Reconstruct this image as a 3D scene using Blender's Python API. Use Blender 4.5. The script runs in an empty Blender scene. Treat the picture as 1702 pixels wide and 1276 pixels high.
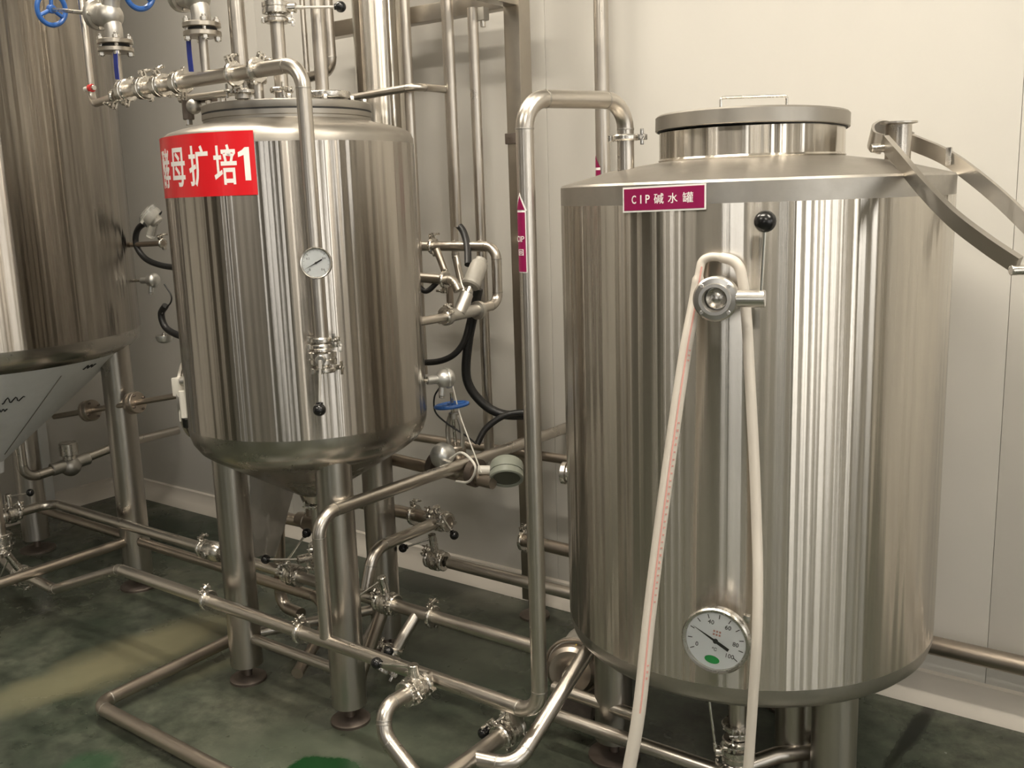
import bpy, bmesh, math, random
from mathutils import Vector as V, Matrix, noise as mnoise

PI = math.pi
scene = bpy.context.scene
COL = scene.collection
random.seed(7)

# ------------------------------------------------------------------ camera
cam_d = bpy.data.cameras.new('camera')
cam_d.sensor_width = 36.0
cam_d.lens = 1629.5 / 1702.0 * 36.0
cam_d.clip_start = 0.05
cam = bpy.data.objects.new('camera', cam_d)
COL.objects.link(cam)
cam.matrix_world = (Matrix.Translation((0, 0, 1.5)) @ Matrix.Rotation(0.6407, 4, 'Z')
                    @ Matrix.Rotation(PI / 2 - 0.1907, 4, 'X') @ Matrix.Rotation(-0.0331, 4, 'Z'))
scene.camera = cam

# ------------------------------------------------------------------ world, daylight outside the windows
world = bpy.data.worlds.new('World')
scene.world = world
world.use_nodes = True
bg = world.node_tree.nodes['Background']
bg.inputs['Color'].default_value = (1.0, 0.985, 0.95, 1)
bg.inputs['Strength'].default_value = 2.6

# ------------------------------------------------------------------ exposure
vs = scene.view_settings
vs.view_transform = 'Standard'
vs.look = 'None'
vs.gamma = 1.0
vs.use_curve_mapping = False
vs.exposure = 0.80
LAMP = 30.0
UP = 0.4


# ================================================================== materials
def mat(name, col, rough=0.5, metal=0.0, **kw):
    m = bpy.data.materials.new(name)
    m.use_nodes = True
    b = m.node_tree.nodes['Principled BSDF']
    b.inputs['Base Color'].default_value = (*col, 1)
    b.inputs['Roughness'].default_value = rough
    b.inputs['Metallic'].default_value = metal
    for k, v in kw.items():
        b.inputs[k].default_value = v
    return m


def nodes(m):
    nt = m.node_tree
    return nt, nt.nodes, nt.links, nt.nodes['Principled BSDF']


def coords(nt, scale, kind='Object'):
    tc = nt.nodes.new('ShaderNodeTexCoord')
    mp = nt.nodes.new('ShaderNodeMapping')
    mp.inputs['Scale'].default_value = scale
    nt.links.new(tc.outputs[kind], mp.inputs['Vector'])
    return mp.outputs['Vector']


def noise(nt, vec, scale, detail=4, rough=0.6):
    n = nt.nodes.new('ShaderNodeTexNoise')
    n.inputs['Scale'].default_value = scale
    n.inputs['Detail'].default_value = detail
    n.inputs['Roughness'].default_value = rough
    nt.links.new(vec, n.inputs['Vector'])
    return n.outputs['Fac']


def ramp(nt, fac, stops):
    r = nt.nodes.new('ShaderNodeValToRGB')
    els = r.color_ramp.elements
    while len(els) < len(stops):
        els.new(0.5)
    for e, (p, c) in zip(els, stops):
        e.position = p
        e.color = (*c, 1) if len(c) == 3 else c
    nt.links.new(fac, r.inputs['Fac'])
    return r.outputs['Color']


def maprange(nt, fac, a, b, c, d):
    n = nt.nodes.new('ShaderNodeMapRange')
    for i, v in zip((1, 2, 3, 4), (a, b, c, d)):
        n.inputs[i].default_value = v
    nt.links.new(fac, n.inputs[0])
    return n.outputs[0]


def bump(nt, h, strength, dist=0.01, prev=None):
    b = nt.nodes.new('ShaderNodeBump')
    b.inputs['Strength'].default_value = strength
    b.inputs['Distance'].default_value = dist
    nt.links.new(h, b.inputs['Height'])
    if prev is not None:
        nt.links.new(prev, b.inputs['Normal'])
    return b.outputs['Normal']


def tank_steel(name, col, r0, r1, wav, aniso=0.75, dark=0.86):
    """rolled sheet, brushed round the vessel: reflections stretch up and down"""
    m = mat(name, col, r0, 1.0)
    nt, N, L, b = nodes(m)
    st = noise(nt, coords(nt, (24, 24, 0.03)), 1.0, 5, 0.65)
    L.new(maprange(nt, st, 0.25, 0.75, r0, r1), b.inputs['Roughness'])
    spots = noise(nt, coords(nt, (1, 1, 1)), 55, 3, 0.7)
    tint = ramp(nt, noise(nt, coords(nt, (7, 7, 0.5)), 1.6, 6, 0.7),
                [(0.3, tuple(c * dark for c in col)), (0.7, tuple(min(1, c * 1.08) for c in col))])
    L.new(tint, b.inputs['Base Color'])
    big = noise(nt, coords(nt, (3.2, 3.2, 0.15)), 1.0, 2, 0.5)
    n1 = bump(nt, big, 1.0, wav)
    mid = noise(nt, coords(nt, (15, 15, 0.02)), 1.0, 2, 0.5)
    n1 = bump(nt, mid, 1.0, wav * 0.7, n1)
    n2 = bump(nt, st, 0.6, 0.0008, n1)
    n3 = bump(nt, spots, 0.12, 0.0006, n2)
    L.new(n3, b.inputs['Normal'])
    b.inputs['Anisotropic'].default_value = aniso
    b.inputs['Anisotropic Rotation'].default_value = 0.25
    tg = N.new('ShaderNodeTangent')
    tg.direction_type = 'RADIAL'
    tg.axis = 'Z'
    L.new(tg.outputs['Tangent'], b.inputs['Tangent'])
    return m


def steel(name, col, r0, r1, scale=18, bmp=0.15):
    m = mat(name, col, r0, 1.0)
    nt, N, L, b = nodes(m)
    n = noise(nt, coords(nt, (1, 1, 1)), scale, 5, 0.65)
    L.new(maprange(nt, n, 0.3, 0.7, r0, r1), b.inputs['Roughness'])
    L.new(ramp(nt, noise(nt, coords(nt, (1, 1, 1)), scale * 0.4, 5, 0.7),
               [(0.3, tuple(c * 0.88 for c in col)), (0.65, col)]), b.inputs['Base Color'])
    if bmp:
        L.new(bump(nt, n, bmp, 0.001), b.inputs['Normal'])
    return m


SC = (0.50, 0.465, 0.42)
M_TANK = tank_steel('vessel_steel', SC, 0.19, 0.29, 0.013, 1.0)
M_LEFT = tank_steel('darkened_vessel_steel', (0.40, 0.365, 0.32), 0.19, 0.29, 0.014, 1.0, 0.50)  # same vessel steel, dark reflections put into its colour as tone and streaks
M_CIP = tank_steel('polished_vessel_steel', (0.62, 0.58, 0.52), 0.19, 0.28, 0.013, 1.0)
M_BAND = steel('ground_weld_band_steel', (0.45, 0.425, 0.385), 0.36, 0.48, 30, 0.25)
M_TOP = steel('dished_top_steel', (0.40, 0.375, 0.335), 0.34, 0.5, 6, 0.3)
M_PIPE = steel('pipe_steel', (0.58, 0.54, 0.485), 0.26, 0.35, 9, 0.03)
M_BROWN = steel('stained_pipe_steel', (0.46, 0.405, 0.345), 0.30, 0.42, 12, 0.05)
M_LEG = steel('leg_steel', (0.51, 0.48, 0.435), 0.27, 0.35, 5, 0.02)
M_CAST = steel('cast_steel', (0.58, 0.56, 0.52), 0.38, 0.5, 60, 0.3)
M_SATIN = mat('satin_steel', (0.64, 0.615, 0.575), 0.28, 1.0)
M_KNUCK = steel('polished_knuckle_steel', (0.50, 0.47, 0.425), 0.2, 0.3, 8, 0.06)
M_CLAMP = steel('clamp_steel', (0.68, 0.65, 0.60), 0.20, 0.32, 40, 0.06)
M_CHROME = mat('bright_chrome_rod', (0.86, 0.84, 0.80), 0.25, 1.0)
M_POL = steel('mirror_steel', (0.72, 0.72, 0.71), 0.05, 0.09, 4, 0.05)
M_BOX = steel('box_section_steel', (0.50, 0.46, 0.40), 0.28, 0.36, 10, 0.05)
M_ALU = mat('cast_aluminium', (0.62, 0.62, 0.60), 0.36, 0.9)
M_FOOT = steel('rusty_foot_steel', (0.22, 0.185, 0.16), 0.45, 0.65, 40, 0.4)
M_BLACK = mat('black_plastic', (0.008, 0.008, 0.008), 0.22)
M_GASKET = mat('black_rubber', (0.012, 0.012, 0.012), 0.6)
M_BLUE = mat('blue_paint', (0.03, 0.12, 0.40), 0.3)
M_STRAP = mat('blue_strap', (0.015, 0.03, 0.22), 0.5)
M_RED = mat('red_vinyl', (0.62, 0.012, 0.018), 0.28)
M_REDP = mat('red_plastic', (0.6, 0.03, 0.03), 0.35)
M_MAG = mat('magenta_vinyl', (0.24, 0.005, 0.065), 0.35)
M_WHITE = mat('white_vinyl', (0.80, 0.79, 0.76), 0.4)
M_INK = mat('dark_print', (0.02, 0.02, 0.02), 0.5)
M_DIAL = mat('dial_white', (0.80, 0.84, 0.85), 0.45)
M_GREEN = mat('green_print', (0.01, 0.35, 0.07), 0.45)
M_PLAST = mat('grey_plastic', (0.34, 0.32, 0.28), 0.4)
M_GGREEN = mat('grey_green_plastic', (0.30, 0.32, 0.27), 0.4)
M_PVC = mat('white_pvc', (0.78, 0.75, 0.68), 0.4)
M_BRASS = mat('dull_brass', (0.50, 0.40, 0.24), 0.3, 1.0)
M_GLASS = mat('clear_glass', (1, 1, 1), 0.02, 0, **{'Transmission Weight': 1.0, 'IOR': 1.45})
M_CLEAR = mat('clear_plastic_cap', (0.95, 0.95, 0.92), 0.08, 0, **{'Transmission Weight': 0.9, 'IOR': 1.3})
M_HOSE = mat('milky_pvc_hose', (0.68, 0.63, 0.56), 0.32, 0, **{'Transmission Weight': 0.2})
M_STRIPE = mat('red_hose_stripe', (0.58, 0.30, 0.26), 0.4)
M_YELLOW = mat('yellow_sticker', (0.7, 0.5, 0.03), 0.45)
M_RUBBER = mat('black_corrugated_conduit', (0.012, 0.012, 0.012), 0.42)
_nt, _N, _L, _b = nodes(M_RUBBER)
_L.new(bump(_nt, noise(_nt, coords(_nt, (1, 1, 1)), 160, 2), 0.5, 0.002), _b.inputs['Normal'])


def film_material():
    m = mat('protective_film', (0.5, 0.51, 0.52), 0.36, 0.0)
    nt, N, L, b = nodes(m)
    n = noise(nt, coords(nt, (4, 4, 4)), 2.2, 6, 0.7)
    L.new(ramp(nt, n, [(0.3, (0.66, 0.67, 0.67)), (0.7, (0.74, 0.75, 0.75))]), b.inputs['Base Color'])
    L.new(bump(nt, noise(nt, coords(nt, (1, 1, 1)), 30, 4), 0.25, 0.003), b.inputs['Normal'])
    return m


M_FILM = film_material()
M_SHEET = mat('crumpled_plastic_sheet', (0.55, 0.52, 0.47), 0.3, 0, **{'Transmission Weight': 0.1})


def wall_material():
    m = mat('cream_wall_panel', (0.62, 0.585, 0.52), 0.42)
    nt, N, L, b = nodes(m)
    n = noise(nt, coords(nt, (1, 1, 0.5)), 1.3, 5, 0.6)
    L.new(ramp(nt, n, [(0.3, (0.56, 0.54, 0.50)), (0.7, (0.60, 0.58, 0.535))]), b.inputs['Base Color'])
    L.new(bump(nt, noise(nt, coords(nt, (1, 1, 0.3)), 2.0, 2), 0.25, 0.01), b.inputs['Normal'])
    return m


M_WALL = wall_material()
M_TRIM = mat('cove_trim', (0.60, 0.56, 0.50), 0.4)
M_CEIL = mat('ceiling_white', (0.74, 0.72, 0.67), 0.6)
M_FRAME = mat('window_frame_white', (0.7, 0.7, 0.68), 0.4)


def floor_material():
    m = mat('wet_green_epoxy', (0.05, 0.07, 0.05), 0.3)
    nt, N, L, b = nodes(m)
    big = noise(nt, coords(nt, (1, 1, 1)), 1.9, 7, 0.66)
    col = ramp(nt, big, [(0.30, (0.018, 0.028, 0.018)), (0.46, (0.050, 0.060, 0.044)),
                         (0.58, (0.090, 0.098, 0.074)), (0.75, (0.14, 0.142, 0.108))])
    sp = noise(nt, coords(nt, (1, 1, 1)), 14, 6, 0.7)
    spc = ramp(nt, sp, [(0.32, (0.35, 0.37, 0.35)), (0.62, (1.2, 1.2, 1.15))])

    def mix(kind, fac, a, c):
        mx = N.new('ShaderNodeMix')
        mx.data_type = 'RGBA'
        mx.blend_type = kind
        if isinstance(fac, float):
            mx.inputs[0].default_value = fac
        else:
            L.new(fac, mx.inputs[0])
        L.new(a, mx.inputs[6])
        if isinstance(c, tuple):
            mx.inputs[7].default_value = (*c, 1)
        else:
            L.new(c, mx.inputs[7])
        return mx.outputs[2]
    col = mix('MULTIPLY', 0.8, col, spc)
    # stains with soft ragged edges: ellipses laid on the floor in metres
    edge = noise(nt, coords(nt, (1, 1, 1)), 7, 5, 0.7)
    rough = maprange(nt, noise(nt, coords(nt, (1, 1, 1)), 2.6, 4, 0.6), 0.4, 0.6, 0.16, 0.5)
    for (x0, y0), (x1, y1), hw, c, soft, amt, rg in STAINS:
        ang = math.atan2(y1 - y0, x1 - x0)
        hl = math.hypot(x1 - x0, y1 - y0) / 2 + hw * 0.5
        tc = N.new('ShaderNodeTexCoord')
        mp = N.new('ShaderNodeMapping')
        mp.vector_type = 'TEXTURE'
        mp.inputs['Location'].default_value = ((x0 + x1) / 2, (y0 + y1) / 2, 0)
        mp.inputs['Rotation'].default_value = (0, 0, ang)
        mp.inputs['Scale'].default_value = (hl, hw, 1e3)
        L.new(tc.outputs['Object'], mp.inputs['Vector'])
        ln = N.new('ShaderNodeVectorMath')
        ln.operation = 'LENGTH'
        L.new(mp.outputs['Vector'], ln.inputs[0])
        ad = N.new('ShaderNodeMath')
        ad.operation = 'MULTIPLY_ADD'
        L.new(edge, ad.inputs[0])
        ad.inputs[1].default_value = 0.9
        L.new(ln.outputs['Value'], ad.inputs[2])
        fac = maprange(nt, ad.outputs[0], 1.45 - soft, 1.45 + soft, amt, 0.0)
        col = mix('MIX', fac, col, c)
        if rg is not None:
            rm = N.new('ShaderNodeMix')
            L.new(fac, rm.inputs[0])
            L.new(rough, rm.inputs[2])
            rm.inputs[3].default_value = rg
            rough = rm.outputs[0]
    L.new(col, b.inputs['Base Color'])
    L.new(rough, b.inputs['Roughness'])
    L.new(bump(nt, sp, 0.2, 0.002), b.inputs['Normal'])
    return m


# (end, end, half width, colour, softness, amount, roughness)
STAINS = [
    ((-2.946, 1.440), (-2.897, 2.072), 0.13, (0.20, 0.185, 0.11), 0.42, 0.8, 0.45),
    ((-2.973, 1.244), (-2.951, 1.484), 0.10, (0.17, 0.165, 0.10), 0.35, 0.6, None),
    ((-2.631, 1.690), (-2.621, 1.921), 0.05, (0.15, 0.145, 0.09), 0.35, 0.5, None),
    ((-2.033, 1.495), (-1.731, 1.694), 0.22, (0.12, 0.14, 0.10), 0.4, 0.5, None),
    ((-1.910, 1.546), (-1.794, 1.622), 0.085, (0.006, 0.050, 0.012), 0.07, 1.0, 0.25),
    ((-2.452, 1.218), (-2.381, 1.265), 0.08, (0.03, 0.07, 0.035), 0.25, 0.7, None),
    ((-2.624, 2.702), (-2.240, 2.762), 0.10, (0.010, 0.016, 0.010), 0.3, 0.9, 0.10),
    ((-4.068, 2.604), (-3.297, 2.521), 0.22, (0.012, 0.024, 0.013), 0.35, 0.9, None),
    ((-2.262, 2.715), (-2.091, 2.756), 0.10, (0.13, 0.13, 0.10), 0.4, 0.6, None),
    ((-0.610, 2.830), (-0.626, 2.423), 0.022, (0.006, 0.008, 0.005), 0.3, 0.95, 0.15),
    ((-2.104, 2.386), (-1.797, 2.323), 0.16, (0.10, 0.105, 0.08), 0.4, 0.5, None),
]
M_FLOOR = floor_material()


# ================================================================== mesh helpers
def frame(o, z, xh=None):
    """matrix whose local Z points along z"""
    z = V(z).normalized()
    if xh is None:
        xh = (1, 0, 0) if abs(z.x) < 0.9 else (0, 1, 0)
    x = V(xh)
    x = (x - z * x.dot(z)).normalized()
    y = z.cross(x)
    m = Matrix((x, y, z)).transposed().to_4x4()
    m.translation = V(o)
    return m


def xframe(o, x, zh):
    """matrix whose local X points along x and Z as close to zh as it can"""
    x = V(x).normalized()
    z = V(zh)
    z = (z - x * z.dot(x)).normalized()
    y = z.cross(x)
    m = Matrix((x, y, z)).transposed().to_4x4()
    m.translation = V(o)
    return m


def fillet(pts, R):
    pts = [V(p) for p in pts]
    out = [pts[0]]
    for i in range(1, len(pts) - 1):
        a, b, c = pts[i - 1], pts[i], pts[i + 1]
        u, w = (a - b), (c - b)
        lu, lw = u.length, w.length
        u.normalize(); w.normalize()
        ang = u.angle(w)
        if ang > PI - 0.02:
            continue
        t = R / math.tan(ang / 2)
        t = min(t, lu * 0.48 if i > 1 else lu * 0.95, lw * 0.48 if i < len(pts) - 2 else lw * 0.95)
        r = t * math.tan(ang / 2)
        bis = (u + w).normalized()
        cen = b + bis * (r / math.sin(ang / 2))
        s, e = (b + u * t) - cen, (b + w * t) - cen
        tot = s.angle(e)
        ax = s.cross(e).normalized()
        n = max(3, int(tot / 0.2))
        for k in range(n + 1):
            out.append(cen + Matrix.Rotation(tot * k / n, 3, ax) @ s)
    out.append(pts[-1])
    return out


def spline(pts, n=8):
    pts = [V(p) for p in pts]
    P = [pts[0] * 2 - pts[1]] + pts + [pts[-1] * 2 - pts[-2]]
    out = []
    for i in range(1, len(P) - 2):
        for k in range(n):
            t = k / n
            a, b, c, d = P[i - 1], P[i], P[i + 1], P[i + 2]
            out.append(0.5 * ((2 * b) + (c - a) * t + (2 * a - 5 * b + 4 * c - d) * t * t + (3 * b - a - 3 * c + d) * t ** 3))
    out.append(pts[-1])
    return out


class MB:
    def __init__(self):
        self.v, self.f = [], []

    def add(self, verts, faces, M=None):
        o = len(self.v)
        self.v += [(M @ V(p)) if M is not None else V(p) for p in verts]
        self.f += [tuple(i + o for i in q) for q in faces]
        return self

    def lathe(self, prof, M=None, seg=24, a0=0.0, a1=2 * PI):
        full = abs(a1 - a0 - 2 * PI) < 1e-6
        n = seg if full else seg + 1
        vs, fs, rows = [], [], []
        for r, z in prof:
            if r < 1e-6:
                rows.append([len(vs)] * n)
                vs.append((0, 0, z))
            else:
                rows.append(list(range(len(vs), len(vs) + n)))
                for k in range(n):
                    a = a0 + (a1 - a0) * k / seg
                    vs.append((r * math.cos(a), r * math.sin(a), z))
        for i in range(len(rows) - 1):
            for k in range(seg):
                k2 = (k + 1) % n if full else k + 1
                q = [rows[i][k], rows[i][k2], rows[i + 1][k2], rows[i + 1][k]]
                u = []
                for t in q:
                    if t not in u:
                        u.append(t)
                if len(u) > 2:
                    fs.append(tuple(u))
        return self.add(vs, fs, M)

    def cyl(self, a, b, r, r2=None, seg=16, ch=None):
        a, b = V(a), V(b)
        L = (b - a).length
        r2 = r if r2 is None else r2
        c = min(r, r2) * 0.12 if ch is None else ch
        c = min(c, L * 0.3)
        return self.lathe([(0, 0), (r - c, 0), (r, c), (r2, L - c), (r2 - c, L), (0, L)], frame(a, b - a), seg)

    def sphere(self, c, r, seg=16, sx=1, sz=1):
        prof = [(r * math.sin(PI * k / 10), -r * sz * math.cos(PI * k / 10)) for k in range(11)]
        prof[0] = (0, prof[0][1]); prof[-1] = (0, prof[-1][1])
        return self.lathe(prof, Matrix.Translation(V(c)), seg)

    def ring(self, R, r, M=None, seg=32, sub=8):
        prof = [(R + r * math.cos(2 * PI * k / sub), r * math.sin(2 * PI * k / sub)) for k in range(sub + 1)]
        return self.lathe(prof, M, seg)

    def box(self, c, s, M=None, bev=0.0):
        x, y, z = (t / 2 for t in s)
        T = Matrix.Translation(V(c))
        M = T if M is None else M @ T
        if bev <= 0:
            vs = [(sx * x, sy * y, sz * z) for sx in (-1, 1) for sy in (-1, 1) for sz in (-1, 1)]
            fs = [(0, 1, 3, 2), (4, 6, 7, 5), (0, 4, 5, 1), (2, 3, 7, 6), (0, 2, 6, 4), (1, 5, 7, 3)]
            return self.add(vs, fs, M)
        bm = bmesh.new()
        bmesh.ops.create_cube(bm, size=1)
        for v in bm.verts:
            v.co = V((v.co.x * s[0], v.co.y * s[1], v.co.z * s[2]))
        bmesh.ops.bevel(bm, geom=bm.edges[:], offset=bev, segments=2, affect='EDGES', profile=0.7)
        bm.verts.index_update()
        self.add([v.co.copy() for v in bm.verts], [[v.index for v in f.verts] for f in bm.faces], M)
        bm.free()
        return self

    def sweep(self, path, r, seg=14, prof=None, M=None, up=None):
        """sweep a circle (or a list of 2D points) along a path of points; r may be a list"""
        path = [V(p) for p in path]
        n = len(path)
        T = []
        for i in range(n):
            a, b = path[max(0, i - 1)], path[min(n - 1, i + 1)]
            T.append((b - a).normalized())
        if up is None:
            up = V((0, 0, 1)) if abs(T[0].z) < 0.9 else V((0, 1, 0))
        u = (V(up) - T[0] * V(up).dot(T[0])).normalized()
        vs, fs = [], []
        m = len(prof) if prof else seg
        for i in range(n):
            u = (u - T[i] * u.dot(T[i])).normalized()
            w = T[i].cross(u)
            rr = r[i] if isinstance(r, (list, tuple)) else r
            for k in range(m):
                if prof:
                    vs.append(path[i] + u * prof[k][0] + w * prof[k][1])
                else:
                    a = 2 * PI * k / seg
                    vs.append(path[i] + u * (rr * math.cos(a)) + w * (rr * math.sin(a)))
        for i in range(n - 1):
            for k in range(m):
                k2 = (k + 1) % m
                fs.append((i * m + k, i * m + k2, (i + 1) * m + k2, (i + 1) * m + k))
        fs.append(tuple(range(m - 1, -1, -1)))
        fs.append(tuple(range((n - 1) * m, n * m)))
        return self.add(vs, fs, M)

    def tube(self, pts, r, bend=None, seg=16):
        return self.sweep(fillet(pts, bend if bend else r * 3), r, seg)

    def build(self, name, m, parent=None, sharp=35, shift=None):
        me = bpy.data.meshes.new(name)
        if shift is not None:
            s = V(shift)
            me.from_pydata([p - s for p in self.v], [], self.f)
        else:
            me.from_pydata(self.v, [], self.f)
        bm = bmesh.new()
        bm.from_mesh(me)
        bmesh.ops.recalc_face_normals(bm, faces=bm.faces[:])
        bm.to_mesh(me)
        bm.free()
        for p in me.polygons:
            p.use_smooth = True
        me.set_sharp_from_angle(angle=math.radians(sharp))
        me.materials.append(m)
        o = bpy.data.objects.new(name, me)
        COL.objects.link(o)
        if parent is not None:
            o.parent = parent
        elif shift is not None:
            o.location = shift
        return o


def tag(o, label, cat, group=None):
    o['label'] = label
    o['category'] = cat
    if group:
        o['group'] = group
    return o


def thing(name, label, cat, M=(0, 0, 0), group=None):
    o = bpy.data.objects.new(name, None)
    o.empty_display_size = 0.05
    COL.objects.link(o)
    o.matrix_world = M if isinstance(M, Matrix) else Matrix.Translation(V(M))
    return tag(o, label, cat, group)


def struct(o):
    o['kind'] = 'structure'
    return o


# ------------------------------------------------------------------ sanitary fittings (local X runs along the pipe)
def xlathe(mb, prof, x0=0, seg=24):
    return mb.lathe(prof, Matrix.Translation((x0, 0, 0)) @ Matrix.Rotation(PI / 2, 4, 'Y'), seg)


def clamp_parts(parent, M, rp, ang=0.0):
    """hinged two-half clamp with a wing nut, axis along local X of M"""
    R, w = rp * 1.55 + 0.003, 0.007
    c = MB()
    c.lathe([(rp * 1.02, -w), (R - 0.003, -w), (R, -w * 0.5), (R, w * 0.5), (R - 0.003, w), (rp * 1.02, w), (rp * 1.02, -w)],
            M @ Matrix.Rotation(PI / 2, 4, 'Y'), 24)
    A = M @ Matrix.Rotation(ang, 4, 'X')
    c.box((0, 0.006, R + 0.006), (0.013, 0.006, 0.02), A, 0.0015)
    c.box((0, -0.006, R + 0.006), (0.013, 0.006, 0.02), A, 0.0015)
    c.cyl(A @ V((-0.007, 0, -R - 0.002)), A @ V((0.007, 0, -R - 0.002)), 0.006, seg=10)
    o = c.build('clamp', M_CLAMP, parent)
    w_ = MB()
    w_.cyl(A @ V((0, -0.012, R + 0.009)), A @ V((0, 0.030, R + 0.009)), 0.003, seg=8)
    w_.cyl(A @ V((0, 0.010, R + 0.009)), A @ V((0, 0.020, R + 0.009)), 0.006, seg=10)
    for s in (-1, 1):
        w_.box((s * 0.011, 0.022, R + 0.009), (0.014, 0.004, 0.008), A @ Matrix.Translation((0, 0, 0)), 0.0015)
    w_.build('wing_nut', M_CLAMP, o)
    return o


def butterfly(label, c, axis, neck, knob, rp=0.019, ncl=2, angs=(0.6, 0.9), neck_len=0.075, knob_r=0.0148, group='lever butterfly valves', bodymat=None):
    """sanitary butterfly valve: body between two ferrules, neck, pull lever with ball knob at world point knob"""
    M = xframe(c, axis, neck)
    t = thing('butterfly_valve', label, 'valve', M, group)
    b = MB()
    R = rp * 1.9
    xlathe(b, [(rp * 0.9, -0.034), (rp * 1.5, -0.034), (rp * 1.5, -0.027), (rp * 1.1, -0.024), (rp * 1.15, -0.018), (R, -0.014), (R, -0.003),
               (R * 0.93, -0.002), (R * 0.93, 0.002), (R, 0.003), (R, 0.014), (rp * 1.15, 0.018), (rp * 1.1, 0.024), (rp * 1.5, 0.027),
               (rp * 1.5, 0.034), (rp * 0.9, 0.034)])
    for k in range(4):
        a = PI / 4 + k * PI / 2
        b.cyl((-0.017, R * 0.82 * math.cos(a), R * 0.82 * math.sin(a)), (0.017, R * 0.82 * math.cos(a), R * 0.82 * math.sin(a)), 0.0045, seg=8)
    b.build('body', bodymat or M_CLAMP, t)
    for k in range(ncl):
        clamp_parts(t, Matrix.Translation(((-0.031, 0.031)[k], 0, 0)), rp, angs[k])
    n = MB()
    n.cyl((0, 0, R * 0.8), (0, 0, R + neck_len), 0.0135, seg=18, ch=0.0015)
    n.build('neck', M_CLAMP, t)
    kl = M.inverted() @ V(knob)
    root = V((0, 0, R + neck_len * 0.78))
    l = MB()
    l.cyl(root, kl, 0.0036, seg=10, ch=0.0003)
    l.cyl(root, root + (kl - root).normalized() * 0.022, 0.0055, seg=10)
    l.build('lever', M_CHROME, t)
    s = MB()
    s.sphere(kl, knob_r, 18)
    d = (kl - root).normalized()
    s.cyl(kl - d * (knob_r * 1.15), kl, knob_r * 0.55, seg=12)
    s.build('knob', M_BLACK, t)
    return t


def pipe(label, pts, r, bend=None, clamps=(), m=None, name='pipe', group=None, rings=True, cat='pipe', seg=18):
    """one run of tube; clamps = [(point, axis, angle)]"""
    m = m or M_PIPE
    base = V(pts[0])
    t = thing(name, label, cat, base, group)
    mb = MB()
    R = bend if bend else r * 2.6
    path = fillet(pts, R)
    mb.sweep(path, r, seg)
    mb.build('tube', m, t, shift=base)
    if rings and len(pts) > 2:
        P = [V(p) for p in pts]
        for i in range(1, len(P) - 1):
            u, w = P[i - 1] - P[i], P[i + 1] - P[i]
            ang = u.angle(w)
            if ang > PI - 0.3:
                continue
            tt = min(R / math.tan(ang / 2), u.length * 0.48 if i > 1 else u.length * .95, w.length * 0.48 if i < len(P) - 2 else w.length * .95)
            for d in (u.normalized(), w.normalized()):
                wr = MB()
                wr.lathe([(r * 0.9, -0.0022), (r + 0.0005, -0.002), (r + 0.0009, 0), (r + 0.0005, 0.002), (r * 0.9, 0.0022)],
                         frame(P[i] + d * tt, d), 18)
                wr.build('weld_ring', M_BAND, t, shift=base)
    for c, ax, ang in clamps:
        clamp_parts(t, xframe(V(c) - base, ax, (0, 0, 1) if abs(V(ax).normalized().z) < 0.9 else (0, -1, 0)), r, ang)
    return t


# ------------------------------------------------------------------ flat print, optionally wrapped round a vertical cylinder
def cut_x(bm, step):
    xs = [v.co.x for v in bm.verts]
    x = math.floor(min(xs) / step) * step + step
    while x < max(xs):
        g = bm.verts[:] + bm.edges[:] + bm.faces[:]
        bmesh.ops.bisect_plane(bm, geom=g, plane_co=(x, 0, 0), plane_no=(1, 0, 0), dist=1e-6)
        x += step


def text_bm(body, size, bold=0.0):
    c = bpy.data.curves.new('lettering', 'FONT')
    c.body = body
    c.size = 1
    c.offset = bold
    c.align_x = 'CENTER'
    c.align_y = 'CENTER'
    c.resolution_u = 3
    o = bpy.data.objects.new('lettering', c)
    COL.objects.link(o)
    dg = bpy.context.evaluated_depsgraph_get()
    me = bpy.data.meshes.new_from_object(o.evaluated_get(dg))
    bpy.data.objects.remove(o)
    bpy.data.curves.remove(c)
    bm = bmesh.new()
    bm.from_mesh(me)
    bpy.data.meshes.remove(me)
    xs = [v.co.x for v in bm.verts]; ys = [v.co.y for v in bm.verts]
    cx, cy = (min(xs) + max(xs)) / 2, (min(ys) + max(ys)) / 2
    w, h = max(xs) - min(xs), max(ys) - min(ys)
    if isinstance(size, tuple):
        sx, sy = size[0] / w, size[1] / h
    else:
        sx = sy = size / h
    for v in bm.verts:
        v.co = V(((v.co.x - cx) * sx, (v.co.y - cy) * sy, 0))
    return bm


def poly_bm(pts):
    bm = bmesh.new()
    bm.faces.new([bm.verts.new((x, y, 0)) for x, y in pts])
    return bm


def on_cylinder(bm, name, m, parent, r, a0, z0, lift, base=(0, 0, 0), step=0.008, off=(0, 0), thick=0.0006, slant=0.0):
    """wrap flat print on a cylinder round the local Z axis; base shifts the axis"""
    cut_x(bm, step)
    for v in bm.verts:
        x, y = v.co.x + off[0], v.co.y + off[1]
        a = a0 + x / r
        v.co = V((base[0] + (r + lift) * math.cos(a), base[1] + (r + lift) * math.sin(a), base[2] + z0 + y + slant * x))
    bm.normal_update()
    ext = bmesh.ops.extrude_face_region(bm, geom=bm.faces[:])
    for e in ext['geom']:
        if isinstance(e, bmesh.types.BMVert):
            d = V((e.co.x - base[0], e.co.y - base[1], 0)).normalized()
            e.co -= d * thick
    bmesh.ops.recalc_face_normals(bm, faces=bm.faces[:])
    for f in bm.faces:
        f.smooth = False
    me = bpy.data.meshes.new(name)
    bm.to_mesh(me)
    bm.free()
    me.materials.append(m)
    o = bpy.data.objects.new(name, me)
    COL.objects.link(o)
    o.parent = parent
    return o


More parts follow.
